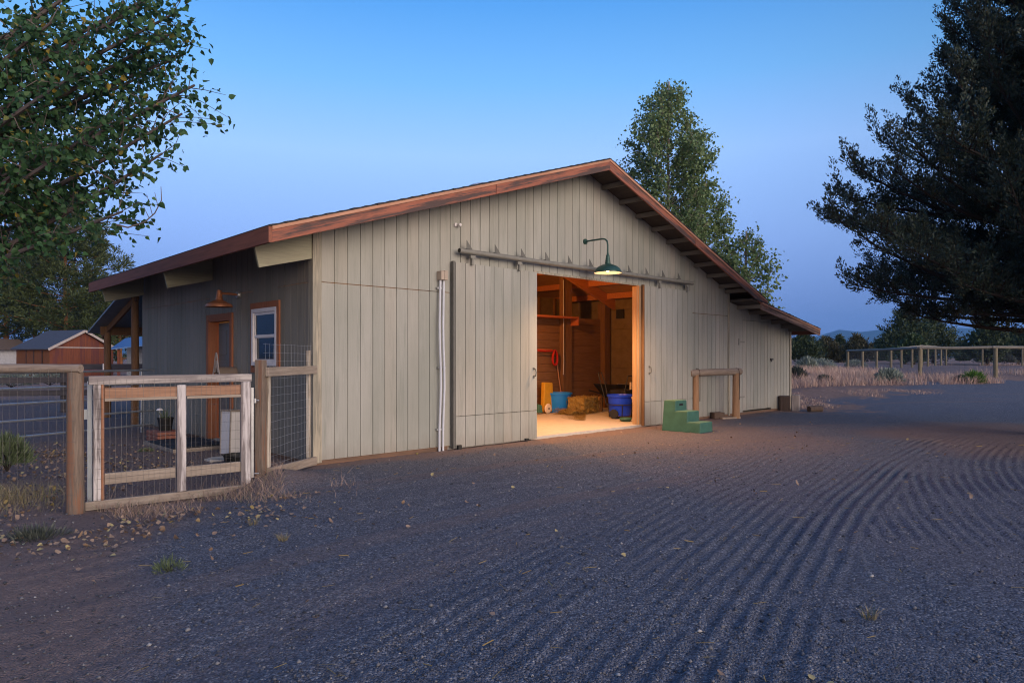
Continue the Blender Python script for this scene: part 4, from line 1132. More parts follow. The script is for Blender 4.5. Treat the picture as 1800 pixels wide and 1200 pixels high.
# ------------------------------------------------------------------ round pen at right
pen = thing('pen_fence', 'log post and rail horse pen fence with wire mesh right of the barn', 'fence')
PP = [(1490, 648, 617, 40.0), (1617, 658, 612.5, 28.4), (1750, 656, 611.5, 27.6), (1895, 656, 611, 27.4)]
QQ = [(1490, 648, 617, 40.0), (1516, 645, 616, 41), (1541, 644, 615, 42), (1566, 643, 614, 43), (1584, 643, 612, 44), (1603, 643, 610, 45), (1620, 642, 608.3, 47), (1631, 641.5, 608.6, 49), (1644, 640, 609.6, 52), (1654, 639.5, 610.4, 56), (1663, 639, 611, 60), (1727, 640, 611, 59), (1797, 640, 610.5, 58), (1880, 640, 610, 57)]
def pen_line(S, rad, railr, skip0=False):
    tops = []
    for i, (x, yb, yt, d) in enumerate(S):
        b_, t_ = at(x, yb, d), at(x, yt, d)
        tops.append(t_)
        if skip0 and i == 0: continue
        m = MB(); m.tube([(b_.x, b_.y, b_.z - .6), (t_.x, t_.y, t_.z)], rad, 9); m.build('post', M['pen_wood'], pen, smooth=True)
    for a, b in zip(tops[:-1], tops[1:]):
        m = MB(); e = (b - a).normalized()*.12
        m.tube([a - e + Vector((0, 0, .03)), (a + b)/2 + Vector((0, 0, .01)), b + e + Vector((0, 0, .03))], railr, 9); m.build('rail', M['pen_rail'], pen, smooth=True)
    m = MB()
    for a, b in zip(tops[:-1], tops[1:]):
        Ld = (b - a).length; k = int(Ld/.16)
        for i in range(k):
            p = a.lerp(b, (i + .5)/k); m.tube([p, p - Vector((0, 0, 1.05))], .0026, 3, cap=False)
        for j in range(1, 11):
            m.tube([a - Vector((0, 0, j*.1)), b - Vector((0, 0, j*.1))], .0026, 3, cap=False)
    m.build('wire_mesh', M['wire'], pen)
pen_line(PP, .078, .06)
pen_line(QQ, .075, .055, True)

# ------------------------------------------------------------------ vegetation
def rot_frames(d):
    """orthonormal frames (n,3,3) with the first axis along d"""
    d = d/np.linalg.norm(d, axis=1, keepdims=True)
    r_ = rng.normal(size=d.shape)
    s = np.cross(d, r_); s /= np.linalg.norm(s, axis=1, keepdims=True) + 1e-9
    return d, s, np.cross(d, s)
def leaves(P, D, size, w=.8, fold=.18):
    """heart-shaped leaves, two bent quads each"""
    n = len(P); d, s, nn = rot_frames(D)
    sz = size*rng.uniform(.65, 1.2, n)
    T = np.array([[0, 0, 0], [.22, .44, fold], [.55, .38, fold*.8], [1, 0, 0], [.55, -.38, fold*.8], [.22, -.44, fold]])
    T = T*np.array([1, w, 1])
    v = P[:, None, :] + (d[:, None, :]*T[None, :, 0:1] + s[:, None, :]*T[None, :, 1:2] + nn[:, None, :]*T[None, :, 2:3])*sz[:, None, None]
    o = np.arange(n)[:, None]*6
    q = np.concatenate([o + np.array([[0, 1, 2, 3]]), o + np.array([[0, 3, 4, 5]])], 0)
    return v.reshape(-1, 3), q
def sprays(P, D, ln, w):
    """narrow tapered quads"""
    n = len(P); d, s, nn = rot_frames(D)
    L_ = (ln*rng.uniform(.5, 1.2, n))[:, None]; w_ = (w*rng.uniform(.7, 1.3, n))[:, None]
    v = np.stack([P - s*w_*.6, P + s*w_*.6, P + d*L_*.6 + s*w_, P + d*L_, ], 1)
    v = np.stack([P, P + d*L_*.45 + s*w_, P + d*L_, P + d*L_*.45 - s*w_ + nn*w_*.3], 1)
    return v.reshape(-1, 3), np.arange(n*4).reshape(-1, 4)
def bez(a, b, c, t): return a*(1 - t)**2 + b*2*t*(1 - t) + c*t*t

def conifer(name, label, loc, H, prof, mats, nb=60, tufts=7, per=10, ln=.22, w=.03, rise=.35, tr=.16, seed=1, group=None, z0=.0, cat='tree', gap=.0, fill=.35, jut=.25, sub=3, tuft=.5, upt=.45):
    """prof: list of (height fraction, radius)"""
    global rng
    rng = np.random.default_rng(seed); rr = random.Random(seed)
    t = thing(name, label, cat, loc, 0, group)
    hs = [p[0] for p in prof]; rs = [p[1] for p in prof]
    m = MB()
    bendx, bendy = rr.uniform(-.02, .02)*H, rr.uniform(-.02, .02)*H
    def ax(f): return Vector((bendx*math.sin(f*3), bendy*math.sin(f*2.3), f*H))
    m.tube([ax(f) - Vector((0, 0, .3 if f == 0 else 0)) for f in (0, .25, .5, .75, .97)], [tr, tr*.8, tr*.55, tr*.3, tr*.08], 8)
    P, D = [], []
    for i in range(nb):
        f = hs[0] + (hs[-1] - hs[0])*((i + rr.random())/nb)**.92
        if rr.random() < gap: continue
        Rr = float(np.interp(f, hs, rs))*rr.uniform(1 - jut*1.6, 1 + jut)
        az = i*2.39996 + rr.uniform(-.4, .4)
        a = ax(f)
        dirh = Vector((math.cos(az), math.sin(az), 0))
        b = a + dirh*Rr*.55 + Vector((0, 0, Rr*rise*.15)); c = a + dirh*Rr + Vector((0, 0, Rr*rise))
        m.tube([a, bez(a, b, c, .5), c], [max(.012, tr*.28*(1 - f)), max(.009, tr*.18*(1 - f)), .006], 5, cap=False)
        nt_ = max(3, int(tufts*Rr/max(rs)*1.3))
        for k in range(nt_):
            s_ = fill + (1 - fill)*(k + rr.random())/nt_
            p = bez(a, b, c, s_)
            tang = (bez(a, b, c, min(1, s_ + .05)) - bez(a, b, c, s_ - .05)).normalized()
            for g in range(sub):
                off = Vector((rr.gauss(0, 1), rr.gauss(0, 1), rr.gauss(.25, .8)))*Rr*.13*(1.15 - .6*s_)
                dn = (tang*.6 + off.normalized()*.7 + Vector((0, 0, upt))).normalized()
                pp = p + off; tl = tuft*rr.uniform(.6, 1.25)
                for q_ in range(per):
                    s2 = (q_ + rr.random())/per
                    rad = Vector((rr.gauss(0, 1), rr.gauss(0, 1), rr.gauss(0, 1)))
                    P.append(pp + dn*tl*s2 + rad*tl*.17*(1.1 - s2)); D.append(dn + rad*.45)
    top = ax(.97)
    for q_ in range(per*6):
        P.append(top + Vector((rr.gauss(0, .12), rr.gauss(0, .12), rr.uniform(-.5, .15)))*max(rs)*.25); D.append(Vector((rr.gauss(0, .4), rr.gauss(0, .4), 1)))
    m.build('trunk', mats[1], t, smooth=True)
    v, q = sprays(np.array([tuple(p) for p in P]), np.array([tuple(p) for p in D]), ln, w)
    np_mesh('crown', v, q, mats[0], t)
    return t

def broadleaf(name, label, loc, limbs, leaf, n_twig, per, mats, twig=.6, tr=.12, trunk=None, group=None, seed=1, sag=.2, spread=.5):
    """limbs: list of (start, control, end, radius) in local coordinates; leaves hang on twigs along the limbs"""
    global rng
    rng = np.random.default_rng(seed); rr = random.Random(seed)
    t = thing(name, label, 'tree', loc, 0, group)
    m = MB()
    if trunk: m.tube(trunk, [tr*(1 - .75*i/(len(trunk) - 1)) for i in range(len(trunk))], 10)
    P, D = [], []
    for a, b, c, r0 in limbs:
        a, b, c = Vector(a), Vector(b), Vector(c); Ln = (c - a).length
        m.tube([bez(a, b, c, s) for s in (0, .2, .4, .6, .8, 1)], [r0*(1 - .85*s) + .004 for s in (0, .2, .4, .6, .8, 1)], 6, cap=False)
        k = max(3, int(n_twig*Ln))
        for i in range(k):
            s = .22 + .78*(i + rr.random())/k
            p = bez(a, b, c, s); tg = (bez(a, b, c, min(1, s + .05)) - bez(a, b, c, s - .05)).normalized()
            d = (tg*.8 + Vector((rr.gauss(0, 1), rr.gauss(0, 1), rr.gauss(.1, .8)))*spread*1.4).normalized()
            tl = twig*rr.uniform(.4, 1.1)
            e = p + d*tl; e.z -= sag*tl*.3
            mid = p + d*tl*.5 + Vector((rr.gauss(0, .06), rr.gauss(0, .06), rr.gauss(0, .06)))*tl
            m.tube([p, mid, e], [.006, .004, .002], 3, cap=False)
            for q_ in range(per):
                u_ = .12 + .92*(q_ + rr.random())/per
                lp = bez(p, mid, e, u_) + Vector((rr.gauss(0, 1), rr.gauss(0, 1), rr.gauss(0, 1)))*leaf*.6
                P.append(lp); D.append(Vector((rr.gauss(0, .7), rr.gauss(0, .7), rr.gauss(-.55, .6))) + d*.2)
    m.build('trunk', mats[1], t, smooth=True)
    v, q = leaves(np.array([tuple(p) for p in P]), np.array([tuple(p) for p in D]), leaf)
    np_mesh('crown', v, q, mats[0], t)
    return t

# cottonwood reaching in from the left
TB = Vector((-7.6, 7.9, 0))
rl = random.Random(5); limbs = []
def limb_to(px, py, d, z0, r0, bow=.0):
    e = at(px, py, d) - TB; a = Vector((0, 0, z0)); b = a.lerp(e, .5) + Vector((0, 0, bow))
    limbs.append((a, b, e, r0))
for px, py, d, z0, r0, bow in ((342, 150, 6.9, 2.6, .05, .0), (300, 60, 7.2, 3.0, .05, .1), (326, 95, 7.6, 3.2, .045, .1), (320, 200, 7.0, 2.2, .045, -.1), (285, 270, 6.8, 1.9, .045, -.2),
        (250, 10, 7.0, 3.4, .05, .2), (285, -15, 7.3, 3.6, .05, .2), (305, 25, 6.8, 3.3, .045, .1), (200, -60, 7.4, 3.7, .05, .2), (215, 372, 6.7, 2.0, .04, -.05), (170, 320, 7.6, 2.1, .04, -.1), (240, 180, 7.9, 2.6, .05, 0), (150, 120, 6.4, 2.9, .05, .1),
        (100, 250, 6.6, 2.2, .045, 0), (90, 40, 6.7, 3.2, .05, .2), (40, 290, 6.8, 2.6, .04, 0), (60, 160, 8.2, 2.8, .05, .1), (280, 120, 8.3, 3, .05, .1), (10, 60, 7.4, 3.4, .05, .2), (240, 220, 8.4, 2.6, .045, 0), (180, 220, 6.3, 2.3, .045, -.1), (120, -20, 8.0, 3.5, .05, .2), (30, 230, 7.6, 2.2, .04, 0)):
    limb_to(px, py, d, z0, r0, bow)
for k in range(26):
    a = rl.uniform(0, 2*math.pi); z0 = rl.uniform(3.3, 6.5); r_ = rl.uniform(1.2, 2.4)
    if math.cos(a) > .35 and z0 < 5.2: continue
    limbs.append(((0, 0, z0), (math.cos(a)*r_*.5, math.sin(a)*r_*.5, z0 + .6), (math.cos(a)*r_, math.sin(a)*r_, z0 + 1.4), .05))
broadleaf('cottonwood_tree', 'leafy cottonwood reaching in over the log fence from the left', TB, limbs, .073, 12, 15, (M['cottonleaf'], M['cbark']), twig=.58, tr=.2, trunk=[(0, 0, -.2), (.05, 0, 1.5), (-.05, .05, 3.5), (.05, 0, 5.5), (0, 0, 7.4)], seed=5)
# the bare twig under it
m = MB(); p0 = at(215, 400, 6.7) - TB
pts = [at(205, 395, 6.7), at(225, 400, 6.7), at(255, 390, 6.72), at(272, 375, 6.72), at(284, 352, 6.7), at(283, 328, 6.7)]
cw = [o for o in SC.objects if o.name == 'cottonwood_tree'][0]
m.tube([p - TB for p in pts], [.009, .008, .007, .006, .005, .003], 5)
for a, b in (((262, 383), (252, 362)), ((268, 378), (258, 342)), ((278, 365), (272, 338))): m.tube([at(*a, 6.72) - TB, at(*b, 6.7) - TB], [.004, .002], 4)
m.build('bare_twig', M['cbark'], cw)

# aspens behind the barn
def aspen(label, px, top, d, half, seed, base_z=.3, n=70, leafn=11, foot=None):
    x = (px - CX)/F*d; H = EYE + (HY - top)/F*d - base_z; hw = half*d/F
    rr = random.Random(seed); lb = []
    for i in range(n):
        f = .22 + .76*(i + rr.random())/n
        az = i*2.4 + rr.uniform(-.5, .5)
        wprof = float(np.interp(f, [.2, .35, .6, .75, .88, .98], [.8, 1.0, .95, .85, .45, .12]))
        r_ = hw*wprof*rr.uniform(.62, 1.12)
        a = Vector((.06*math.sin(f*6), .05*math.cos(f*5), f*H*.94))
        e = a + Vector((math.cos(az)*r_, math.sin(az)*r_, r_*rr.uniform(.55, 1.1)))
        lb.append((a, a.lerp(e, .55) + Vector((math.cos(az), math.sin(az), -.3))*r_*.12, e, .03*(1.1 - f)))
    return broadleaf('aspen_tree', label, (x, d, base_z), lb, .15, 8.5, leafn, (M['aspenleaf'], M['abark']), twig=.72, tr=.14, trunk=[(0, 0, -.4), (.05, 0, H*.3), (-.04, .03, H*.6), (0, 0, H*.95)], seed=seed, group='aspens behind the barn', spread=.6)
aspen('tallest aspen behind the barn, rising right of the ridge', 1176, 116, 32, 84, 31, n=120)
aspen('middle-height aspen against the right side of the tallest one', 1240, 292, 33, 55, 32, n=64)
aspen('small leafy aspen showing above the lower end of the barn roof', 1312, 392, 30, 50, 33, n=46)

# big juniper at right: limbs carrying pointed plumes of fine scale-leaf sprays
def big_juniper(label, loc, prof, H, nb, seed):
    global rng
    rng = np.random.default_rng(seed); rr = random.Random(seed)
    t = thing('juniper_tree', label, 'tree', loc)
    hs = [p[0] for p in prof]; rs = [p[1] for p in prof]
    m = MB(); m.tube([(0, 0, -.3), (.05, 0, 1.5), (-.06, .05, 4), (.03, 0, 8), (0, 0, H)], [.36, .32, .24, .12, .02], 10)
    Ps, Ds = [], []
    def plume(p, d, L_, n, w):
        k = rng.uniform(0, 1, n)**.8
        rad = rng.normal(0, 1, (n, 3)); rad -= (rad @ d)[:, None]*d
        rad /= np.linalg.norm(rad, axis=1, keepdims=True) + 1e-9
        rr_ = L_*w*np.sqrt(rng.uniform(.05, 1, n))*(1.08 - k)
        Ps.append(p + d*(L_*k)[:, None] + rad*rr_[:, None]); Ds.append(d + rad*rng.uniform(.3, 1.1, n)[:, None] + np.array([0, 0, .25]))
    for i in range(nb):
        f = (i + .5 + rr.uniform(-.5, .5))/nb
        z = hs[0] + (hs[-1] - hs[0])*max(0, f)**.95
        Rr = float(np.interp(z, hs, rs))*rr.choice((.55, .75, .88, .94, 1.0, 1.03))
        az = i*2.39996 + rr.uniform(-.35, .35)
        up = rr.uniform(.12, .6)*(.8 + .6*(z > 5))
        if z < 3.4: up = rr.uniform(.0, .22)
        h = np.array([math.cos(az), math.sin(az), 0.0])
        z0 = max(1.6, z - Rr*up*.5)
        a_ = np.array([0, 0, z0]); c_ = a_ + h*Rr + np.array([0, 0, Rr*up*.9]); b_ = a_ + h*Rr*.62 + np.array([0, 0, Rr*up*.12])
        bz = lambda q: a_*(1 - q)**2 + b_*2*q*(1 - q) + c_*q*q
        m.tube([bz(q) for q in (0, .25, .5, .75, 1)], [.07, .05, .035, .02, .008], 5, cap=False)
        side = np.array([-h[1], h[0], 0.0])
        nbr = max(5, int(5.0*Rr))
        for j in range(nbr):
            q = .14 + .86*(j + rr.random())/nbr
            p = bz(q); tg = bz(min(1, q + .04)) - bz(q - .04); tg /= np.linalg.norm(tg)
            d = tg*rr.uniform(.4, .9) + side*rr.choice((-1, 1))*rr.uniform(.1, .95) + np.array([0, 0, rr.uniform(-.15, 1.1)])
            d /= np.linalg.norm(d)
            L_ = rr.uniform(.35, .85)*(1.1 - .4*q)*(.55 + .45*min(1, Rr/2.5))
            e = p + d*L_
            m.tube([p, p + d*L_*.5, e], [.014, .009, .003], 3, cap=False)
            for g in range(5):
                s_ = (g + rr.random())/4.4
                d2 = d*.45 + rng.normal(0, .42, 3) + np.array([0, 0, .55]); d2 /= np.linalg.norm(d2)
                plume(p + d*L_*s_ - d2*.06, d2, rr.uniform(.2, .4), 46, .40)
        d = c_ - bz(.9); d = d/np.linalg.norm(d) + np.array([0, 0, .5]); d /= np.linalg.norm(d)
        plume(c_ - d*.15, d, rr.uniform(.35, .5), 70, .26)
        plume(bz(.93), d, rr.uniform(.3, .4), 60, .34)
    m.build('trunk', M['jbark'], t, smooth=True)
    v, q = sprays(np.concatenate(Ps), np.concatenate(Ds), .062, .012)
    np_mesh('crown', v, q, M['juniper'], t)
big_juniper('large dark juniper filling the right edge, beside the drive', (JUN[0], JUN[1], 0),
        [(2.1, 2.5), (2.5, 3.45), (2.9, 4.35), (3.6, 4.1), (4.4, 3.95), (5.0, 3.45), (5.6, 2.85), (6.3, 2.35), (7.5, 2.0), (9.5, 1.3), (11.4, .3)], 11.6, 330, 77)

# pines at left
def pine(label, px, top, d, half, seed, nb=70, lean=0):
    x = (px - CX)/F*d; zb = float(gz(np.array([x]), np.array([d]))[0]); H = EYE + (HY - top)/F*d - zb; hw = half*d/F
    return conifer('pine_tree', label, (x, d, zb), H, [(.12, hw*.8), (.25, hw*1.0), (.45, hw*.95), (.65, hw*.8), (.82, hw*.55), (.98, hw*.1)],
                   (M['pine'], M['pbark']), nb=nb, tufts=8, per=46, ln=.34, w=.04, rise=.18, tr=.24, seed=seed, group='pines behind the red shed', fill=.45, jut=.25, gap=.3, sub=3, tuft=1.0, upt=.25)
pine('broad pine with an orange trunk directly behind the red shed', 118, 352, 58, 92, 41, nb=84)
pine('dense pine at the left edge behind the pale outbuilding', 12, 330, 62, 84, 42, nb=80)
pine('lower pine seen between the porch poles', 212, 500, 66, 50, 43, nb=50)
pine('pine rising between the shed and the left-edge pine', 62, 395, 70, 75, 44, nb=60)

# junipers on the plain at right
FJ = [(1412, 586, 642, 70, 34, 'farjuniper', 'rounded olive juniper next to the lean-to corner'),
      (1452, 589, 642, 78, 26, 'farbrown', 'brownish juniper second from the lean-to corner'),
      (1476, 582, 641, 84, 15, 'farjuniper', 'slim pointed juniper among the brownish ones'),
      (1506, 586, 641, 80, 27, 'farbrown', 'broad brownish juniper behind the left end of the horse pen'),
      (1545, 594, 641, 90, 22, 'farjuniper', 'small juniper at the left foot of the big bushy juniper'),
      (1590, 551, 640, 66, 48, 'farjuniper', 'tall bushy juniper behind the horse pen'),
      (1640, 560, 640, 70, 44, 'farjuniper', 'bushy juniper merged into the right of the tall bushy one'),
      (1606, 586, 640, 60, 26, 'fargreen', 'low brighter green juniper in front of the tall bushy one'),
      (1694, 594, 638, 95, 12, 'farjuniper', 'tiny juniper in the gap showing the blue hills'),
      (1736, 562, 640, 62, 36, 'farjuniper', 'upright juniper under the big dark juniper'),
      (1790, 578, 640, 66, 34, 'farjuniper', 'dense juniper behind the right end of the horse pen'),
      (1850, 570, 640, 64, 40, 'farjuniper', 'juniper at the right edge beyond the pen')]
for i, (px, top, base, d, half, mt, lab) in enumerate(FJ):
    x = (px - CX)/F*d; zb = EYE + (HY - base)/F*d; H = (EYE + (HY - top)/F*d - zb)*(.95 if half > 34 else .8); hw = half*d/F*.88
    conifer('juniper_bush', lab, (x, d, zb), H, [(.03, hw*.8), (.18, hw), (.42, hw*.8), (.68, hw*.46), (.86, hw*.2), (.98, hw*.04)], (M[mt], M['jbark']),
            nb=60, tufts=7, per=12, ln=.34, w=.06, rise=.45, tr=.16, seed=100 + i, group='junipers on the plain', fill=.3, jut=.2, sub=2, tuft=hw*.42, upt=.7)
# far wood behind them
P, D = [], []
rr = random.Random(9)
for i in range(420):
    px = rr.uniform(-1400, 3400); d = rr.uniform(150, 420)
    if px < 1300 and rr.random() < .3: continue
    h = rr.uniform(1.6, 3.2); r_ = h*.6
    zb = 0.0
    for k in range(90):
        f = rr.random(); a = rr.uniform(0, 6.283); q_ = r_*(1 - f*.8)*rr.random()**.5
        P.append(((px - CX)/F*d + q_*math.cos(a), d + q_*math.sin(a), zb + f*h)); D.append((math.cos(a)*.6, math.sin(a)*.6, .7))
rng = np.random.default_rng(3)
v, q = sprays(np.array(P), np.array(D), 1.1, .28)
tag(np_mesh('distant_woodland', v, q, M['farjuniper']), 'distant scattered juniper woodland on the plain', 'woodland', kind='stuff')

# sagebrush and shrubs
def nm_sage(nm): return nm == 'sagebrush'
def shrub(name, label, px, py, d, wpx, hpx, mat, seed, group=None, n=900):
    global rng
    rng = np.random.default_rng(seed)
    b = at(px, py, d); r_ = wpx*d/F/2; h = hpx*d/F
    t = thing(name, label, 'shrub', (b.x, b.y, b.z - .03), 0, group)
    a = rng.uniform(0, 2*np.pi, n); el = np.arcsin(rng.uniform(0, 1, n)); k = rng.uniform(.45, 1, n)**.6
    lob = 1 + .25*np.sin(3*a + seed) + .15*np.sin(5*a + 2*seed)
    P = np.stack([np.cos(a)*np.cos(el)*r_*k*lob, np.sin(a)*np.cos(el)*r_*k*lob, np.sin(el)*h*k*.85], -1)
    D = P + np.array([0, 0, h*.6]) + rng.normal(0, .25*h, P.shape)
    v, q = sprays(P, D, h*(.32 if nm_sage(name) else .4), h*(.035 if nm_sage(name) else .022)); np_mesh('foliage', v, q, mat, t)
    m = MB()
    for i in range(9):
        e = Vector(P[i*7])*.8; m.tube([(0, 0, -.05), e*.5 + Vector((0, 0, .02)), e], [.012, .008, .004], 4)
    m.build('stems', M['jbark'], t)
    return t
SB = [('sagebrush', 'dark sagebrush nearest the lean-to corner', 1400, 668, 27, 32, 26, 'sagedark'),
      ('sagebrush', 'grey sagebrush with a dark woody base left of the pen', 1420, 652, 36, 36, 26, 'sage'),
      ('sagebrush', 'pale sagebrush beside the dark woody one', 1456, 652, 38, 30, 16, 'sage'),
      ('sagebrush', 'wide silvery sagebrush behind the pale ones', 1440, 642, 48, 46, 14, 'sage'),
      ('sagebrush', 'silvery sagebrush behind the first pen post', 1502, 644, 46, 34, 14, 'sage'),
      ('sagebrush', 'rounded silvery sagebrush standing in front of the pen', 1561, 670, 25.5, 42, 26, 'sage'),
      ('weed_bush', 'bright green weed clump in front of the pen', 1712, 672, 25.5, 34, 22, 'bright'),
      ('sagebrush', 'dull sagebrush left of the bright green clump', 1688, 671, 25.6, 22, 14, 'sagedark'),
      ('sagebrush', 'grey sagebrush inside the far side of the pen', 1735, 637, 64, 28, 18, 'sage'),
      ('sagebrush', 'dark sagebrush inside the pen by the right edge', 1768, 637, 64, 30, 16, 'sagedark'),
      ('sagebrush', 'low sagebrush in the grass left of the rounded one', 1448, 668, 26, 26, 12, 'sagedark'),
      ('sagebrush', 'grey sagebrush behind the dark rails at the left edge', 20, 676, 20.5, 70, 26, 'sage'),
      ('sagebrush', 'grey-green sagebrush behind the dark rails near the log post', 88, 672, 21, 80, 24, 'sage'),
      ('weed_bush', 'dull green weed at the lower left under the log fence', 62, 958, 5.45, 90, 42, 'sagedark'),
      ('weed_bush', 'dark leafy weed at the left edge inside the yard', 12, 815, 7.8, 56, 56, 'weed'),
      ('weed_bush', 'small feathery green weed growing in the gravel', 298, 1004, 4.68, 52, 34, 'weed'),
      ('weed_bush', 'low weed at the foot of the wooden platform', 258, 800, 10.6, 30, 16, 'weed')]
for i, (nm, lab, px, py, d, w, h, mt) in enumerate(SB):
    shrub(nm, lab, px, py, d, w, h, M[mt], 200 + i, 'sagebrush clumps' if nm == 'sagebrush' else 'green weeds', 330 if 'feathery' in lab else 900)

# grass: tall dry grass on the plain, tufts by the gate, leaf litter
def scatter_blades(name, label, pts, hgt, w, mat, lean=.6):
    n = len(pts)
    a = rng.uniform(0, 2*np.pi, n); h = hgt*rng.uniform(.4, 1.1, n); ln = lean*rng.uniform(.1, 1, n)*h
    ph = rng.uniform(0, np.pi, n); ww = w*rng.uniform(.6, 1.3, n)
    px_, py_ = np.cos(ph)*ww/2, np.sin(ph)*ww/2
    z0 = gz(pts[:, 0], pts[:, 1]) - .01
    vs = []
    for t, k in ((0, 1), (.55, .8), (1, .15)):
        cx = pts[:, 0] + np.cos(a)*ln*t**1.6; cy = pts[:, 1] + np.sin(a)*ln*t**1.6; cz = z0 + h*(t - .18*t*t)
        vs.append(np.stack([cx - px_*k, cy - py_*k, cz], -1)); vs.append(np.stack([cx + px_*k, cy + py_*k, cz], -1))
    v = np.stack(vs, 1).reshape(-1, 3); o = np.arange(n)[:, None]*6
    q = np.concatenate([o + np.array([[0, 1, 3, 2]]), o + np.array([[2, 3, 5, 4]])], 0)
    return tag(np_mesh(name, v, q, mat), label, 'grass', kind='stuff')
rng = np.random.default_rng(8)
n = 150000
X = rng.uniform(9, 60, n); Y = 24.6 + .1*(X - 12) + rng.uniform(0, 1, n)**1.7*34
nn_ = fbm(X*.35, Y*.35, 81); keep = (nn_ > .40) & ~((Y > 30 + .1*(X - 20)) & (X > 16.5) & (Y < 60))
scatter_blades('dry_grass', 'tall pinkish dry grass along the far edge of the drive', np.stack([X, Y], -1)[keep], .40, .010, M['dry'])
n = 9000
X = rng.uniform(6.9, 14, n); Y = 18.2 + rng.uniform(0, 1, n)*5.6
keep = (vnoise(X*1.1, Y*1.1, 83) > .55) & ((np.hypot((X - 8.2)*.8, (Y - 20.4)*.55) < 1.6) | (np.abs(Y - 22.9) < .7))
scatter_blades('dry_stubble', 'short dry stubble round the stump', np.stack([X, Y], -1)[keep], .10, .010, M['dry'], .9)
n = 5200
t = rng.uniform(-.35, 1.5, n); X = -4.7 + t*1.6 + rng.normal(0, .3, n); Y = 5.75 + t*1.25 + rng.normal(0, .3, n)
keep = vnoise(X*2.2, Y*2.2, 84) > .50
scatter_blades('dry_weeds', 'dry weed stalks along the foot of the gate', np.stack([X, Y], -1)[keep], .17, .0042, M['drytan2'], 1.5)
n = 1400; X = rng.normal(-5.15, .35, n); Y = rng.normal(6.9, .3, n)
scatter_blades('yard_grass', 'tan and green grass tufts under the log fence', np.stack([X, Y], -1), .17, .004, M['drytan'], 1.1)
for i, (px, py, d, lab) in enumerate(((497, 952, 5.42, 'single straw-coloured tuft on the gravel by the gate'), (1528, 1085, 3.83, 'sparse dry tuft on the gravel at lower right'), (445, 925, 5.9, 'flattened straw tuft on the gravel near the gate foot'))):
    rng = np.random.default_rng(300 + i)
    v, q = blades(46, .035, .085, .004, 1.3); b = at(px, py, d)
    o = np_mesh('grass_tuft', v, q, M['drytan']); o.location = (b.x, b.y, ground_z(b.x, b.y)); tag(o, lab, 'grass tuft', 'dry tufts on the gravel')
# fallen leaves
rng = np.random.default_rng(12)
def litter(pts, size):
    n = len(pts); z = gz(pts[:, 0], pts[:, 1]) + furrow(pts[:, 0], pts[:, 1])[0] + .012 + rng.uniform(0, .012, n)
    P = np.stack([pts[:, 0], pts[:, 1], z], -1); a = rng.uniform(0, 2*np.pi, n); e = rng.normal(.1, .4, n)
    d = np.stack([np.cos(a)*np.cos(e), np.sin(a)*np.cos(e), np.sin(e)], -1)
    s = np.stack([-np.sin(a), np.cos(a), rng.normal(0, .5, n)], -1); nn = np.cross(d, s)
    sz = size*rng.uniform(.5, 1.15, n)
    T = np.array([[0, 0, 0], [.22, .40, .12], [.55, .34, .2], [1, 0, .05], [.55, -.34, .14], [.22, -.40, .1]])
    v = P[:, None, :] + (d[:, None, :]*T[None, :, 0:1] + s[:, None, :]*T[None, :, 1:2] + nn[:, None, :]*T[None, :, 2:3])*sz[:, None, None]
    o = np.arange(n)[:, None]*6
    return v.reshape(-1, 3), np.concatenate([o + np.array([[0, 1, 2, 3]]), o + np.array([[0, 3, 4, 5]])], 0)
pts = []
for k in range(800):      # a drift along the edge of the drive
    t = rng.uniform(0, 1); pts.append((-4.6 + 2.4*t + rng.normal(0, .45), 4.85 + 1.6*t + rng.normal(0, .34) + .25*math.sin(t*9)))
for k in range(1500): pts.append((rng.uniform(-8, -4.3), rng.uniform(5.6, 9.5)))
for k in range(900): pts.append((rng.normal(-6.6, .7), rng.normal(10.0, .6)))
pts = [p for p in pts if vnoise(np.array([p[0]*2.2]), np.array([p[1]*2.2]), 85)[0] > .36 or rng.random() < .1]
for k in range(230): pts.append((rng.uniform(-4, 8), rng.uniform(2.8, 15)))
pts = np.array(pts); bd_, _, _ = barn_dist(pts[:, 0], pts[:, 1]); pts = pts[bd_ > .15]
v, q = litter(pts, .046); tag(np_mesh('fallen_leaves', v, q, M['litter']), 'dry fallen leaves on the dirt and gravel', 'leaves', kind='stuff')
# loose stones
n = 26000
Y = 2.7 + 9.0*rng.uniform(0, 1, n)**1.5; X = rng.uniform(-1, 1, n)*(Y*.80 + .3)
bd_, _, _ = barn_dist(X, Y); k_ = bd_ > .25; X, Y = X[k_], Y[k_]; n = len(X)
z = gz(X, Y) + furrow(X, Y)[0]
r_ = np.minimum(.0035 + rng.exponential(.0023, n), .022)
dirs = np.array([[1, 0, 0], [-1, 0, 0], [0, 1, 0], [0, -1, 0], [0, 0, 1], [0, 0, -1]], float)
S = rng.uniform(.6, 1.3, (n, 6)); v = np.stack([X, Y, z + r_*.25], -1)[:, None, :] + dirs[None]*S[..., None]*r_[:, None, None]*np.array([1.15, 1, .75])
th = rng.uniform(0, 6.28, n); c_, s_ = np.cos(th)[:, None], np.sin(th)[:, None]
dx, dy = v[..., 0] - X[:, None], v[..., 1] - Y[:, None]
v[..., 0] = X[:, None] + c_*dx - s_*dy; v[..., 1] = Y[:, None] + s_*dx + c_*dy
T = np.array([[0, 2, 4], [2, 1, 4], [1, 3, 4], [3, 0, 4], [2, 0, 5], [1, 2, 5], [3, 1, 5], [0, 3, 5]])
tris = (np.arange(n)[:, None, None]*6 + T[None]).reshape(-1, 3)
k = NT('loose_stone'); wn = k.n('ShaderNodeTexWhiteNoise'); k.l(k.n('ShaderNodeNewGeometry').outputs['Random Per Island'], wn.inputs['Vector'])
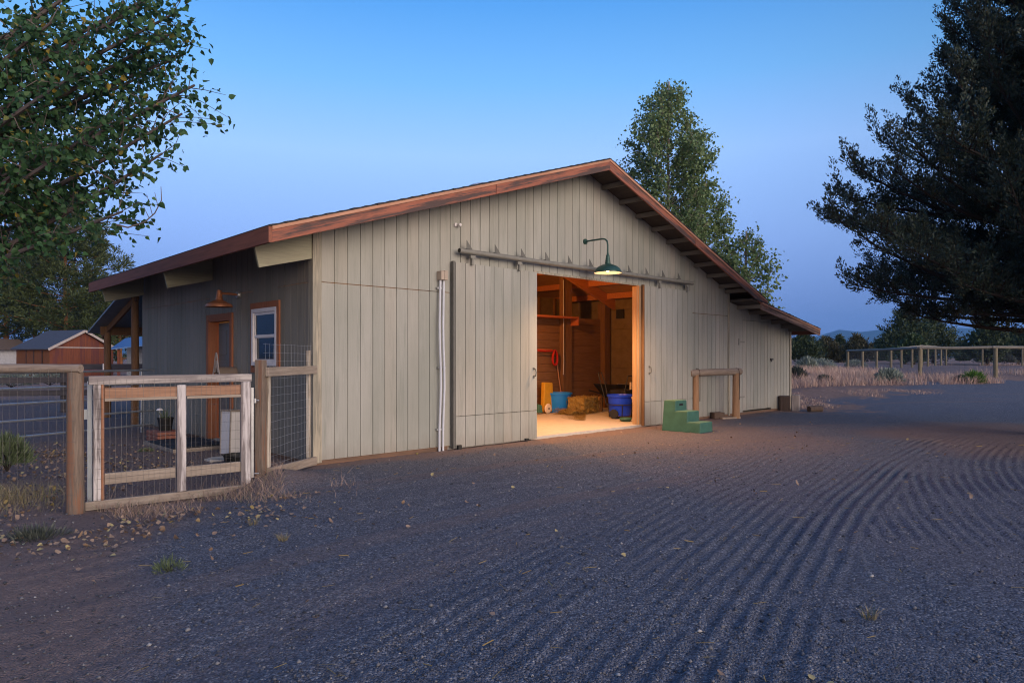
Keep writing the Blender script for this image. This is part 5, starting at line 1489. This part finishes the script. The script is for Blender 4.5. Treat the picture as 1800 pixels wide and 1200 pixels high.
k.col(k.ramp(wn.outputs['Value'], [(0, (.03, .033, .042)), (.6, (.09, .094, .11)), (.9, (.16, .155, .16)), (.975, (.24, .23, .23)), (1, (.40, .38, .36))])); k.rough(.9)
tag(np_mesh('loose_stones', v.reshape(-1, 3), None, k.m, tris=tris), 'loose stones on the gravel', 'stones', kind='stuff')
# straw bits and twigs on the drive
v, q = straws(420, (0, 1, 0, 1, 0, .004), .05, .0022, .06)
p4 = v.reshape(-1, 4, 3); c0 = p4.mean(1, keepdims=True); Y = rng.uniform(2.8, 12, len(p4)); X = rng.uniform(-.55, .75, len(p4))*Y
z = gz(X, Y) + furrow(X, Y)[0] + .012
p4 = p4 - c0 + np.stack([X, Y, z], -1)[:, None, :]
tag(np_mesh('twig_litter', p4.reshape(-1, 3), q, M['straw']), 'straw and twig bits on the gravel', 'litter', kind='stuff')

# ------------------------------------------------------------------ the air
m = MB(); m.bx(-5200, 5200, -70, 4900, -6, 300)
hz_ = bpy.data.materials.new('evening_air'); hz_.use_nodes = True; t_ = hz_.node_tree; t_.nodes.remove(t_.nodes['Principled BSDF'])
pv = t_.nodes.new('ShaderNodeVolumePrincipled'); pv.inputs['Color'].default_value = (.22, .54, 1, 1); pv.inputs['Density'].default_value = .00016
t_.links.new(pv.outputs[0], t_.nodes['Material Output'].inputs['Volume'])
tag(m.build('haze', hz_), 'faint blue evening haze', 'haze', kind='stuff')

# ------------------------------------------------------------------ light, sky, camera
SUN_AZ, SUN_EL = R(-46), R(11)         # direction to the afterglow, measured from +X
sd_ = Vector((math.cos(SUN_AZ)*math.cos(SUN_EL), math.sin(SUN_AZ)*math.cos(SUN_EL), math.sin(SUN_EL)))
sun = bpy.data.lights.new('afterglow', 'SUN'); sun.energy = 1.55; sun.angle = R(46); sun.color = (1, .85, .70)
so = bpy.data.objects.new('afterglow', sun); COL.objects.link(so); so.rotation_euler = (-sd_).to_track_quat('-Z', 'Y').to_euler()
def lamp(name, kind, loc, e, col, size, parent=None, **kw):
    l = bpy.data.lights.new(name, kind); l.energy = e; l.color = col
    l.shadow_soft_size = size
    for a, b in kw.items(): setattr(l, a, b)
    o = bpy.data.objects.new(name, l); COL.objects.link(o); o.location = loc
    return o
p = buv(5.66, -.555, 3.03)
lamp('gooseneck_light', 'SPOT', p, 440, (1, .56, .25), .06, spot_size=R(150), spot_blend=.6)
lamp('ceiling_light', 'POINT', buv(5.2, 1.9, 3.2), 360, (1, .36, .07), .08)

w = bpy.data.worlds.new('World'); SC.world = w; w.use_nodes = True
nt = w.node_tree; bg = nt.nodes['Background']
def N(k, **kw):
    n = nt.nodes.new(k)
    for a, b in kw.items(): setattr(n, a, b)
    return n
tc = N('ShaderNodeTexCoord')
nish = N('ShaderNodeTexSky'); nish.sky_type = 'NISHITA'; nish.sun_disc = False
nish.sun_elevation = R(1.0); nish.sun_rotation = math.pi/2 - SUN_AZ; nish.ozone_density = 4; nish.dust_density = .5
sep = N('ShaderNodeSeparateXYZ'); nt.links.new(tc.outputs['Generated'], sep.inputs[0])
mr = N('ShaderNodeMapRange'); nt.links.new(sep.outputs[2], mr.inputs[0]); mr.inputs[1].default_value = 0; mr.inputs[2].default_value = 1
rp_ = N('ShaderNodeValToRGB'); nt.links.new(mr.outputs[0], rp_.inputs[0])
stops = [(0, (.10, .185, .46)), (.07, (.155, .24, .55)), (.16, (.22, .345, .69)), (.28, (.27, .445, .79)), (.37, (.145, .365, .71)), (.46, (.07, .26, .62)), (.7, (.06, .23, .64)), (1, (.055, .21, .64))]
e = rp_.color_ramp.elements
while len(e) < len(stops): e.new(.5)
for q, (p, c) in zip(e, stops): q.position = p; q.color = (*c, 1)
def vdot(vec):
    n = N('ShaderNodeVectorMath', operation='DOT_PRODUCT'); nt.links.new(tc.outputs['Generated'], n.inputs[0]); n.inputs[1].default_value = vec; return n.outputs['Value']
def mapr(sock, a, b, c, d):
    n = N('ShaderNodeMapRange', interpolation_type='SMOOTHSTEP'); nt.links.new(sock, n.inputs[0])
    for i, q in enumerate((a, b, c, d)): n.inputs[1 + i].default_value = q
    return n.outputs[0]
anti = mapr(vdot((-.23, .94, .25)), .5, 1.0, .56, 1.04)
def mixc(mode, fac, a, b):
    n = N('ShaderNodeMix', data_type='RGBA', blend_type=mode); n.inputs[0].default_value = fac
    for s, v in ((n.inputs[6], a), (n.inputs[7], b)):
        if hasattr(v, 'is_linked'): nt.links.new(v, s)
        else: s.default_value = (*v, 1)
    return n.outputs[2]
base = mixc('MULTIPLY', 1.0, rp_.outputs[0], anti)
glow = mapr(vdot((math.cos(SUN_AZ)*.98, math.sin(SUN_AZ)*.98, .17)), .15, 1.0, 0, 1)
hz = mapr(sep.outputs[2], -.05, .75, 1, .1)
gm_ = N('ShaderNodeMath', operation='MULTIPLY'); nt.links.new(glow, gm_.inputs[0]); nt.links.new(hz, gm_.inputs[1])
glowc = mixc('MULTIPLY', 1.0, (2.1, 1.6, 1.2), gm_.outputs[0])
sky = mixc('ADD', 1.0, base, glowc)
sky = mixc('ADD', .05, sky, nish.outputs[0])
nt.links.new(sky, bg.inputs[0]); bg.inputs[1].default_value = 1.0

cam = bpy.data.cameras.new('camera'); co = bpy.data.objects.new('camera', cam); COL.objects.link(co)
cam.sensor_width = 36; cam.lens = 24; cam.shift_y = 28/1800; cam.clip_start = .05; cam.clip_end = 20000
co.location = (0, 0, EYE); co.rotation_euler = (math.pi/2, 0, 0)
SC.camera = co
SC.view_settings.view_transform = 'Standard'; SC.view_settings.look = 'None'; SC.view_settings.exposure = .54; SC.view_settings.gamma = 1
SC.cycles.use_denoising = True
SC.cycles.denoiser = 'OPENIMAGEDENOISE'
SC.cycles.denoising_input_passes = 'RGB_ALBEDO_NORMAL'
SC.cycles.denoising_prefilter = 'ACCURATE'
SC.cycles.use_adaptive_sampling = False
SC.cycles.filter_width = 1.1
SC.cycles.max_bounces = 6
SC.cycles.sample_clamp_indirect = 6
